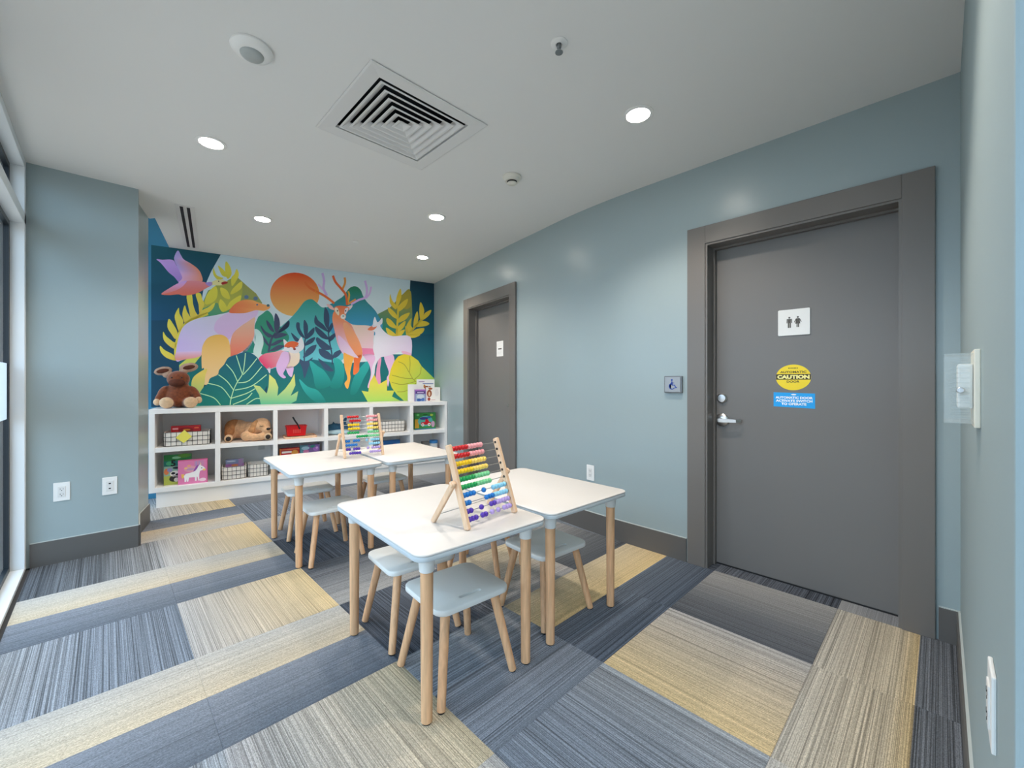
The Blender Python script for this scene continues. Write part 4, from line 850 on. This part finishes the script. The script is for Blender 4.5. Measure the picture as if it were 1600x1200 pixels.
# ================================================================== TABLES AND STOOLS
def make_table():
    t = thing('kids_table', '', 'table', group='white kids tables')
    bm = B(); slab(bm, 0.60, 0.80, 0.045, 0.598, 0.606, 0.0025, seg=7); tt = obj('table_top', bm, TABLEW, t, smooth=True)
    bm = B(); slab(bm, 0.599, 0.799, 0.0445, 0.580, 0.598, 0.003, seg=7); obj('edge_band', bm, mat('edge_grey', (188, 197, 202), 0.45), tt, smooth=True)
    bm = B(); ls = []
    for k, z in ((0.03, 0.568), (0.03, 0.580)): ls.append([Vector((x, y, z)) for x, y in rrect(0.60 - 2 * k, 0.80 - 2 * k, 0.03)])
    rings(bm, ls); obj('top_batten', bm, GREYP, t)
    for sx in (-1, 1):
        for sy in (-1, 1):
            x, y = sx * 0.233, sy * 0.333
            bm = B(); cyl(bm, (x, y, 0.004), (x, y, 0.535), 0.0195, 0.0225, 20, soft=0.002); l = obj('leg', bm, WOOD, t, smooth=True)
            bm = B(); cyl(bm, (x, y, 0.522), (x, y, 0.572), 0.026, 0.029, 20, soft=0.0015); obj('leg_collar', bm, GREYP, l, smooth=True)
            bm = B(); cyl(bm, (x, y, 0.0), (x, y, 0.005), 0.016, 0.016, 14); obj('foot_pad', bm, BLACK, l)
    return t
def make_stool():
    t = thing('kids_stool', '', 'stool', group='low white kids stools')
    w, d, r, z0, z1, bev = 0.335, 0.305, 0.045, 0.322, 0.345, 0.004
    bm = B(); slab(bm, w, d, r, z0, z1, bev, cap_top=False)
    top = [v for v in bm.verts if abs(v.co.z - z1) < 1e-6]; E = [e for e in bm.edges if all(abs(v.co.z - z1) < 1e-6 for v in e.verts)]
    hp = []
    for cx, a0 in ((0.042, -90), (-0.042, 90)):
        for k in range(7): a = math.radians(a0 + 180 * k / 6); hp.append((cx + 0.009 * math.cos(a), -0.100 + 0.009 * math.sin(a)))
    h0 = [bm.verts.new((x, y, z1)) for x, y in hp]; h1 = [bm.verts.new((x, y, z1 - 0.009)) for x, y in hp]; n = len(hp)
    HE = [bm.edges.new((h0[i], h0[(i + 1) % n])) for i in range(n)]
    for i in range(n): bm.faces.new((h0[i], h0[(i + 1) % n], h1[(i + 1) % n], h1[i]))
    bm.faces.new(h1)
    bmesh.ops.triangle_fill(bm, edges=E + HE, use_beauty=True)
    obj('seat', bm, SEATM, t, smooth=True)
    for sx in (-1, 1):
        for sy in (-1, 1):
            p0, p1 = Vector((sx * 0.167, sy * 0.161, 0.003)), Vector((sx * 0.112, sy * 0.100, 0.3235))
            bm = B(); cyl(bm, p0, p1, 0.0155, 0.0185, 18, soft=0.002); l = obj('leg', bm, WOOD, t, smooth=True)
            bm = B(); cyl(bm, (p0.x, p0.y, 0), (p0.x, p0.y, 0.004), 0.0125, 0.0125, 12); obj('foot_pad', bm, BLACK, l)
    return t
def place(proto, first, x, y, deg, label):
    o = proto if first else copy_tree(proto)
    o.location = (x, y, 0); o.rotation_euler = (0, 0, math.radians(deg)); o['label'] = label; return o
tp, sp = make_table(), make_stool()
place(tp, True, 1.042, 1.556, -3.0, 'white beech-legged kids table fully under the abacus with scattered blue beads')
place(tp, False, 1.668, 1.546, -1.7, 'bare white kids table pushed beside abacus table, near wall outlet')
place(tp, False, 1.122, 3.150, -2.8, 'white kids table by cube shelf, on the pillar side of its pair')
place(tp, False, 1.752, 3.095, -4.6, 'white kids table by cube shelf, on the far grey door side of its pair')
place(sp, True, 1.029, 1.386, -3.8, 'low white stool half under the front of the abacus table with handle slot showing')
place(sp, False, 1.061, 1.793, -5.0, 'low white stool tucked under abacus table behind the slotted stool')
place(sp, False, 1.643, 1.440, -4.0, 'low white stool under the bare kids table, handle slot showing')
place(sp, False, 1.705, 2.035, 32.0, 'low white stool turned askew, mostly hidden beneath bare kids table')
place(sp, False, 1.140, 3.478, -5.5, 'low white stool under shelf-side table, nearest the grid baskets')
place(sp, False, 1.095, 2.913, -2.5, 'low white stool under shelf-side table, nearest the abacus table pair')
place(sp, False, 1.745, 3.420, -4.0, 'low white stool under table beside far grey door, facing bookcase')

# ------------------------------------------------------------------ abaci
def bead_mesh():
    bm = B(); h = 0.0086
    lathe(bm, [(0.002, -h), (0.0072, -h * .92), (0.0102, -h * .45), (0.0108, 0), (0.0102, h * .45), (0.0072, h * .92), (0.002, h)], 14, rot('Y', 90))
    me = tomesh('bead', bm); me.polygons.foreach_set('use_smooth', [True] * len(me.polygons)); return me
BEADC = {'R': (200, 18, 28), 'p': (236, 160, 164), 'Y': (240, 200, 20), 'y': (246, 214, 104), 'G': (24, 160, 84), 'g': (124, 206, 148), 'U': (20, 116, 196), 'u': (140, 202, 228), 'V': (84, 50, 166), 'v': (180, 156, 214)}
BM0 = bead_mesh(); BEADM = {}
for k, c in BEADC.items():
    me = BM0.copy(); me.materials.append(mat('bead_' + k + ('_dark' if k.isupper() else '_light'), c, 0.3)); BEADM[k] = me
def abacus(label, x, y, deg, rows):
    z = 0.6065; t = thing('abacus', label, 'abacus', (x, y, z), math.radians(deg), 'rainbow bead abaci'); hw = 0.141
    lean, H_ = 0.112, 0.314
    def on(k): return Vector((0, lean * k, H_ * k))
    for s in (-1, 1):
        d = Vector((0, lean, H_)).normalized(); n_ = Vector((0, -d.z, d.y))
        bm = B(); ls = []
        for k in (0.0, 0.012, 0.988, 1.0):
            c = on(k) + Vector((s * hw, 0, 0)); i_ = 0.75 if k in (0.0, 1.0) else 1
            ls.append([c + Vector((a * 0.0095 * i_, 0, 0)) + n_ * (b * 0.0125 * i_) for a, b in ((-1, -.6), (-.7, -1), (.7, -1), (1, -.6), (1, .6), (.7, 1), (-.7, 1), (-1, .6))])
        for l in ls[0]: l.z = max(l.z, 0.0006)
        rings(bm, ls); po = obj('post', bm, WOODP, t)
        pv = on(0.53)
        a_, b_ = pv + Vector((s * (hw + 0.0205), 0.004, 0)), Vector((s * (hw + 0.0235), 0.176, 0.0))
        dd = (b_ - a_).normalized(); nn = Vector((0, dd.z, -dd.y)); bm = B(); ls = []
        for k, i_ in ((-0.07, .7), (-0.04, 1), (0.985, 1), (1.0, .8)):
            c = a_ + (b_ - a_) * k; ls.append([c + Vector((p * 0.0078 * i_, 0, 0)) + nn * (q * 0.0115 * i_) for p, q in ((-1, -.6), (-.7, -1), (.7, -1), (1, -.6), (1, .6), (.7, 1), (-.7, 1), (-1, .6))])
        for l in ls:
            for v in l: v.z = max(v.z, 0.0006)
        rings(bm, ls); lg = obj('support_leg', bm, WOODP, t)
        bm = B(); cyl(bm, pv + Vector((s * (hw + 0.009), 0.002, 0)), pv + Vector((s * (hw + 0.034), 0.004, 0)), 0.0105, 0.0095, 14, soft=0.002); obj('pivot_knob', bm, WOODP, lg, smooth=True)
    bm = B(); cyl(bm, (-hw - 0.02, 0.156, 0.032), (hw + 0.02, 0.156, 0.032), 0.0014, n=8); obj('stretcher_rod', bm, STEEL, t)
    N = len(rows)
    for i, row in enumerate(rows):
        k = 0.945 - i * (0.945 - 0.105) / (N - 1); c = on(k)
        bm = B(); cyl(bm, c + Vector((-hw + 0.009, 0, 0)), c + Vector((hw - 0.009, 0, 0)), 0.0014, n=8); obj('rod', bm, STEEL, t)
        for s in (-1, 1):
            bm = B(); cyl(bm, c + Vector((s * (hw - 0.0115), 0, 0)), c + Vector((s * (hw - 0.009), 0, 0)), 0.0054, n=10); obj('rod_grommet', bm, BLACK, t)
        # row: '.' is a gap of one bead, letters are beads; the row is justified over the rod
        span = 2 * (hw - 0.0125); wb = 0.0174
        gaps = row.count('.'); nb = len(row) - gaps; gw = (span - nb * wb) / gaps if gaps else 0; xx = -hw + 0.0125
        for ch in row:
            if ch == '.': xx += gw; continue
            o = link('bead', BEADM[ch], None, t); o.location = c + Vector((xx + wb / 2, 0, 0)); xx += wb
    return t
abacus('rainbow bead abacus with scattered blue and purple beads beside bare table', 1.130, 1.274, 6.0, ['RRRRRppppp.....'.replace('.....', '.'), 'RRRRRppppp.', 'YYYYYyyyyy.', 'YYYYYyyyyy.', 'GGGGGggggg.', 'GGGGGggggg.', 'UUUU.U.uuuuu', 'UU.UUUuuuuu', 'VV.V.VVvvvvv', 'VVV.VV.v.v.vvv'])
abacus('rainbow bead abacus with beads split to both ends, near cube shelf', 1.402, 3.045, -8.8, ['.RRRRR..ppppp', '..RRRRR..ppppp', '.YYYYY..yyyyy', '.YYYYY..yyyyy', '.GGGGG...ggggg', '.GGGGGggggg', 'UU.UUU..u.uuuu', 'UUUUU.uuuuu', 'VV.VVV...v.vvvv', '.VVVVV...vvvvv'])

# ================================================================== CEILING FIXTURES
def downlight(x, y, label, lit=True):
    t = thing('downlight', label, 'ceiling light', (x, y, CEIL), 0, 'round recessed downlights')
    bm = B(); lathe(bm, [(0.058, -0.0005), (0.076, -0.0005), (0.076, -0.0035), (0.060, -0.006), (0.058, -0.0045)], 32); obj('trim_ring', bm, PLASTW, t, smooth=True)
    bm = B(); lathe(bm, [(0.001, -0.0035), (0.0585, -0.0035), (0.0585, -0.0005), (0.001, -0.0005)], 32)
    obj('lens', bm, mat('lit_lens', (255, 250, 240), 0.5, emit=((255, 246, 232), 70.0)), t)
    ld = bpy.data.lights.new('downlight_beam', 'SPOT'); ld.energy = LAMP_W; ld.color = LAMP_COL; ld.spot_size = math.radians(128); ld.spot_blend = 0.55; ld.shadow_soft_size = 0.05
    lo = bpy.data.objects.new('downlight_beam', ld); COL.objects.link(lo); lo.parent = t; lo.location = (0, 0, -0.02)
downlight(0.433, 2.930, 'lit round downlight closest to the pillar wall')
downlight(1.964, 1.088, 'lit round downlight nearest the restroom door')
downlight(0.946, 3.995, 'lit round downlight between slot diffuser and mural sun')
downlight(1.976, 2.935, 'lit round downlight midway along curved wall, past smoke detector')
downlight(2.502, 3.990, 'lit round downlight closest to the far grey door and mural corner')
downlight(1.10, 0.60, 'added unseen fill downlight closest to the clear-covered thermostat')  # unseen lamp above the frame, added here to brighten the wall beside the camera
downlight(0.80, -1.6, 'added unseen fill downlight in the corridor behind the room')  # guessed lamp out of view, added to light the corridor

# air diffuser
v = thing('air_diffuser', 'square white louvred air diffuser set in ceiling', 'air vent', (VC.x, VC.y, CEIL), 0)
def sq(h, z): return [Vector((-h, -h, z)), Vector((h, -h, z)), Vector((h, h, z)), Vector((-h, h, z))]
DIFM = mat('diffuser_white', (214, 214, 213), 0.5)
bm = B(); rings(bm, [sq(0.252, 0.012), sq(0.254, -0.004), sq(0.320, -0.0075), sq(0.328, -0.0055), sq(0.328, -0.003), sq(0.318, -0.0025), sq(0.318, -0.0002), sq(0.299, 0.0), sq(0.299, 0.012)], False, False); obj('frame', bm, DIFM, v)
for i in range(6):
    h = 0.240 - i * 0.0405
    bm = B(); rings(bm, [sq(h, -0.004), sq(h - 0.001, -0.0062), sq(h - 0.010, -0.0062), sq(h - 0.042, 0.020), sq(h - 0.040, 0.023), sq(h, -0.004)], False, False)
    obj('louvre_ring', bm, DIFM, v)
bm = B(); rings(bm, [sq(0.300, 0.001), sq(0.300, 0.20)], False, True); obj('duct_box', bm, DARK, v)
# slot diffuser
sd = thing('slot_diffuser', 'long white double-slot linear air diffuser in ceiling near mural', 'air vent', (0.532, 4.735, CEIL), math.radians(-8.6))
bm = B(); box(bm, -0.062, 0.062, -0.63, 0.63, -0.004, -0.0005, bev=0.001); obj('plate', bm, DIFM, sd)
for x in (-0.022, 0.022):
    bm = B(); box(bm, x - 0.0105, x + 0.0105, -0.60, 0.60, -0.0052, -0.0038); obj('slot', bm, mat('slot_black', (10, 11, 22), 0.7), sd)
# detectors
t = thing('smoke_detector', 'small round off-white smoke detector on ceiling between vent and wall', 'detector', (1.951, 2.006, CEIL))
bm = B(); lathe(bm, [(0.001, 0), (0.062, -0.0005), (0.062, -0.010), (0.052, -0.016), (0.046, -0.034), (0.001, -0.034)], 28); hs = obj('housing', bm, mat('ivory_plastic', (214, 212, 202), 0.5), t, smooth=True)
bm = B(); lathe(bm, [(0.001, -0.041), (0.030, -0.041), (0.034, -0.046), (0.026, -0.052), (0.001, -0.053)], 24); obj('cap', bm, MATS['ivory_plastic'], t, smooth=True)
bm = B(); lathe(bm, [(0.001, -0.0335), (0.034, -0.0335), (0.034, -0.0415), (0.001, -0.0415)], 20); obj('smoke_grille', bm, BLACK, t)
t = thing('motion_sensor', 'large round white occupancy sensor on ceiling before the diffuser', 'detector', (0.432, 1.985, CEIL))
bm = B(); lathe(bm, [(0.001, 0), (0.078, -0.0005), (0.078, -0.008), (0.066, -0.020), (0.050, -0.026), (0.001, -0.026)], 32); obj('housing', bm, PLASTW, t, smooth=True)
bm = B(); ellipsoid(bm, Vector((0, 0, -0.024)), (0.044, 0.044, 0.022), None, 24, 12); obj('lens_dome', bm, mat('sensor_lens', (166, 172, 172), 0.35), t, smooth=True)
t = thing('fire_sprinkler', 'small grey sprinkler in white ceiling ring near restroom door light', 'sprinkler', (1.32, 1.083, CEIL))
bm = B(); lathe(bm, [(0.012, 0), (0.034, -0.0005), (0.034, -0.003), (0.014, -0.008), (0.012, -0.006)], 24); obj('escutcheon', bm, PLASTW, t, smooth=True)
bm = B(); lathe(bm, [(0.001, -0.001), (0.009, -0.001), (0.009, -0.02), (0.004, -0.024), (0.004, -0.036), (0.016, -0.037), (0.016, -0.039), (0.001, -0.039)], 16); obj('nozzle', bm, mat('sprinkler_grey', (130, 134, 136), 0.4, metal=0.6), t, smooth=True)
bm = B(); lathe(bm, [(0.001, -0.0005), (0.028, -0.0005), (0.030, -0.004), (0.030, -0.005), (0.001, -0.006)], 24); o = obj('concealed_sprinkler', bm, PLASTW, None, (1.747, 3.997, CEIL), smooth=True); tag(o, 'flat white concealed sprinkler cap on ceiling above mural sun', 'sprinkler')

# ================================================================== WALL FIXTURES AND SIGNS
def outlet(name, label, loc, rotz, duplex=True, group='white wall outlet plates'):
    t = thing(name, label, 'outlet', loc, rotz, group)          # local: x right, -y out of the wall, z up
    bm = B(); box(bm, -0.0375, 0.0375, -0.006, 0.0, -0.060, 0.060, bev=0.0025); obj('cover_plate', bm, PLASTW, t)
    bm = B(); box(bm, -0.0175, 0.0175, -0.0085, -0.005, -0.034, 0.034, bev=0.001); r = obj('receptacle', bm, mat('receptacle_white', (216, 216, 214), 0.4), t)
    bm = B()
    for zc in (-0.017, 0.017):
        if duplex:
            box(bm, -0.0075, -0.0055, -0.0090, -0.008, zc - 0.003, zc + 0.006); box(bm, 0.0055, 0.0075, -0.0090, -0.008, zc - 0.003, zc + 0.006); cyl(bm, (0, -0.0080, zc - 0.009), (0, -0.0090, zc - 0.009), 0.0026, n=10)
        else: box(bm, -0.0055, 0.0055, -0.0090, -0.008, zc - 0.004, zc + 0.004)
    obj('socket_slots', bm, BLACK, r); return t
def pill(px, py):
    u = (px - CX) / FPX; v_ = -(py - CY) / FPX; fx, fy = math.sin(YAW), math.cos(YAW); rx, ry = math.cos(YAW), -math.sin(YAW); d = Vector((fx + u * rx, fy + u * ry, v_)); t_ = 4.0 / d.y; return (d.x * t_, 4.0, HC + d.z * t_)
outlet('wall_outlet', 'white duplex outlet on pillar wall, the one closer to the window', pill(96.5, 768), 0)
outlet('data_outlet', 'white data jack plate on pillar wall, the one nearer its corner', pill(171.5, 759), 0, False)
outlet('wall_outlet', 'white outlet on curved blue wall just above bare kids table', (XR + 0.0175, 1.925, 0.458), -math.pi / 2 - 0.08)
outlet('wall_outlet', 'white wall plate low on the wall below the clear-covered thermostat', (1.02, WY, 0.655), math.pi)
# thermostat under a clear lockable guard on the wall beside the camera
t = thing('thermostat_guard', 'clear ribbed plastic guard box over white thermostat on wall', 'thermostat', (1.43, WY, 1.158), math.pi)
bm = B(); box(bm, -0.075, 0.075, -0.010, 0, -0.086, 0.086, bev=0.002); obj('base_plate', bm, mat('cream_plastic', (224, 218, 202), 0.45), t)
bm = B(); gx, gz, gy = 0.066, 0.078, -0.056
box(bm, -gx, gx, gy, gy + 0.002, -gz, gz); box(bm, -gx, -gx + 0.002, gy + 0.002, -0.010, -gz, gz); box(bm, gx - 0.002, gx, gy + 0.002, -0.010, -gz, gz); box(bm, -gx + 0.002, gx - 0.002, gy + 0.002, -0.010, gz - 0.002, gz); box(bm, -gx + 0.002, gx - 0.002, gy + 0.002, -0.010, -gz, -gz + 0.002)
cv = obj('clear_cover', bm, CLEARP, t)
for s in (-1, 1):
    bm = B()
    for k in range(13): box(bm, s * gx - 0.001 * (1 - s), s * gx + 0.001 * (1 + s), gy + 0.012, -0.016, -0.066 + k * 0.011, -0.0635 + k * 0.011)
    obj('vent_ribs', bm, CLEARP, cv)
bm = B(); box(bm, -0.05, 0.05, -0.034, -0.0105, -0.045, 0.055, bev=0.004); obj('thermostat_body', bm, PLASTW, t)
bm = B(); cyl(bm, (0.05, -0.030, -0.004), (0.068, -0.030, -0.004), 0.007, 0.0065, 14, soft=0.001); box(bm, 0.066, 0.074, -0.031, -0.029, -0.010, 0.002); obj('key_lock', bm, STEEL, t, smooth=True)
# push plate for the automatic door
BLU = mat('sign_blue', (24, 60, 150), 0.5)
t = thing('door_push_button', 'square steel push plate with blue wheelchair symbol beside restroom door', 'push button', (XR, 1.243, 1.156), -math.pi / 2)
bm = B(); box(bm, -0.060, 0.060, -0.022, 0, -0.056, 0.056, bev=0.004); obj('housing', bm, mat('switch_grey', (120, 122, 124), 0.35, metal=0.7), t)
bm = B(); box(bm, -0.053, 0.053, -0.027, -0.021, -0.050, 0.050, bev=0.002); pl = obj('press_plate', bm, mat('switch_plate', (150, 153, 156), 0.4, metal=0.4), t)
bm = B(); y = -0.0276
def flat_tube(bm, pts, w, y):
    L_, R_ = [], []
    for i, p in enumerate(pts):
        a, b = pts[max(i - 1, 0)], pts[min(i + 1, len(pts) - 1)]; dx, dz = b[0] - a[0], b[1] - a[1]; l = math.hypot(dx, dz) or 1
        L_.append((p[0] - dz / l * w, p[1] + dx / l * w)); R_.append((p[0] + dz / l * w, p[1] - dx / l * w))
    extrude_poly(bm, L_ + R_[::-1], y, y + 0.0006, 'y')
extrude_poly(bm, [(-0.004 + 0.0065 * math.cos(a * math.pi / 6), 0.030 + 0.0065 * math.sin(a * math.pi / 6)) for a in range(12)], y, y + .0006, 'y')
flat_tube(bm, [(-0.004, 0.020), (-0.003, -0.004)], 0.0045, y); flat_tube(bm, [(-0.003, -0.004), (0.014, -0.004), (0.024, -0.022), (0.030, -0.019)], 0.0035, y); flat_tube(bm, [(-0.004, 0.010), (0.012, 0.010)], 0.0025, y)
flat_tube(bm, [(-0.003 + 0.019 * math.cos(math.radians(a)), -0.012 + 0.019 * math.sin(math.radians(a))) for a in range(105, 345, 12)], 0.0028, y)
obj('wheelchair_symbol', bm, BLU, pl)
# signs on the restroom door (local frame of the leaf: x right, y into the wall)
LX = XR + 0.115; LR = -math.pi / 2
t = thing('restroom_sign', 'square white sign with man and woman symbols on grey door', 'sign', (LX, 0.590, 1.516), LR)
bm = B(); slab(bm, 0.156, 0.150, 0.006, 0, 0.006, 0.001); me = tomesh('sign_plate', bm); me.transform(rot('X', 90)); link('sign_plate', me, PLASTW, t)
INK = mat('sign_ink', (84, 82, 78), 0.6)
def person_symbol(cx, woman):
    bm = B(); y = -0.0068; h = 0.0006
    extrude_poly(bm, [(cx + 0.0052 * math.cos(a * math.pi / 6), 0.0275 + 0.0052 * math.sin(a * math.pi / 6)) for a in range(12)], y, y + h, 'y')
    if woman:
        extrude_poly(bm, [(cx - .007, .0205), (cx + .007, .0205), (cx + .0055, .006), (cx + .012, -.010), (cx - .012, -.010), (cx - .0055, .006)], y, y + h, 'y')
        for s in (-1, 1):
            flat_tube(bm, [(cx + s * .008, .0185), (cx + s * .0165, -.001)], .0019, y); flat_tube(bm, [(cx + s * .0035, -.010), (cx + s * .0035, -.030)], .0026, y)
    else:
        extrude_poly(bm, [(cx - .008, .0205), (cx + .008, .0205), (cx + .0078, -.004), (cx - .0078, -.004)], y, y + h, 'y')
        for s in (-1, 1):
            flat_tube(bm, [(cx + s * .0105, .0205), (cx + s * .0115, -.004)], .0021, y); flat_tube(bm, [(cx + s * .0042, -.004), (cx + s * .0042, -.031)], .0034, y)
    return bm
obj('man_symbol', person_symbol(-0.021, False), INK, t); obj('woman_symbol', person_symbol(0.020, True), INK, t)
YEL = mat('sticker_yellow', (240, 212, 24), 0.45); INKD = mat('sticker_black', (52, 42, 8), 0.5); BLS = mat('sticker_blue', (0, 160, 236), 0.45)
t = thing('caution_sticker', 'round yellow automatic caution door sticker on grey door', 'sticker', (LX, 0.594, 1.199), LR)
bm = B(); extrude_poly(bm, [(0.086 * math.cos(i * math.pi / 24), 0.074 * math.sin(i * math.pi / 24)) for i in range(48)], -0.0010, -0.0001, 'y'); obj('sticker_base', bm, YEL, t)
bm = B(); extrude_poly(bm, [(-.0846, -.013), (.0846, -.013), (.0853, .008), (.0835, .0185), (-.0835, .0185), (-.0853, .008)], -0.0014, -0.0009, 'y'); obj('black_band', bm, INKD, t)
TM_ = lambda x, z, y: Matrix.Translation((x, y, z)) @ rot('X', 90)
text_part('lettering', 'CAUTION', 0.0225, mat('letter_pale_yellow', (250, 240, 150), 0.5), t, TM_(0, 0.003, -0.0018), width=0.158, bold=0.0014)
text_part('lettering', 'AUTOMATIC', 0.0125, INKD, t, TM_(0, 0.031, -0.0014), width=0.128, bold=0.0004)
text_part('lettering', 'DOOR', 0.0125, INKD, t, TM_(0, -0.024, -0.0014), width=0.062, bold=0.0004)
bm = B()
for k in range(7): box(bm, -0.0235 + k * 0.007, -0.0195 + k * 0.007, -0.0014, -0.0009, 0.050, 0.0565)
obj('small_print', bm, INKD, t)
t = thing('switch_sticker', 'blue automatic door activate switch to operate sticker on grey door', 'sticker', (LX, 0.591, 1.069), LR)
bm = B(); extrude_poly(bm, [(-.101, -.0405), (.101, -.046), (.101, .039), (-.101, .043)], -0.0010, -0.0001, 'y'); obj('sticker_base', bm, BLS, t)
LW = mat('letter_white', (240, 246, 250), 0.5)
for body, z, w_ in (('AUTOMATIC DOOR', 0.0130, 0.182), ('ACTIVATE SWITCH', -0.0055, 0.178), ('TO OPERATE', -0.0235, 0.122)): text_part('lettering', body, 0.0140, LW, t, TM_(0, z, -0.0014), width=w_, bold=0.0006)
bm = B(); extrude_poly(bm, [(.013 * math.cos(i * math.pi / 8), .031 + .004 * math.sin(i * math.pi / 8)) for i in range(16)], -0.0014, -0.0009, 'y'); obj('small_emblem', bm, LW, t)
# notice on the far door
p = W(0.115, -1.585)
t = thing('paper_notice', 'small white printed notice on the far grey door', 'notice', (p.x, p.y, 1.537), LR - TH)
bm = B(); box(bm, -0.068, 0.068, -0.002, -0.0002, -0.083, 0.083); obj('sheet', bm, PLASTW, t)
bm = B(); box(bm, -0.036, 0.036, -0.0026, -0.0019, -0.008, 0.006); obj('printed_heading', bm, INK, t)
bm = B()
for k in range(4): box(bm, -0.045, 0.045 - (k % 2) * .02, -0.0026, -0.0019, 0.062 - k * .013, 0.0635 - k * .013); box(bm, -0.045, 0.045 - ((k + 1) % 2) * .015, -0.0026, -0.0019, -0.026 - k * .013, -0.0245 - k * .013)
obj('printed_lines', bm, mat('faint_ink', (190, 190, 190), 0.6), t)

# pieces too small in the photograph to pick apart one by one
for o in bpy.data.objects:
    if o.parent is not None and o.name.split('.')[0] in ('printed_lines', 'small_print', 'vent_slots', 'vent_ribs', 'socket_slots', 'wire_grid'): o['kind'] = 'stuff'
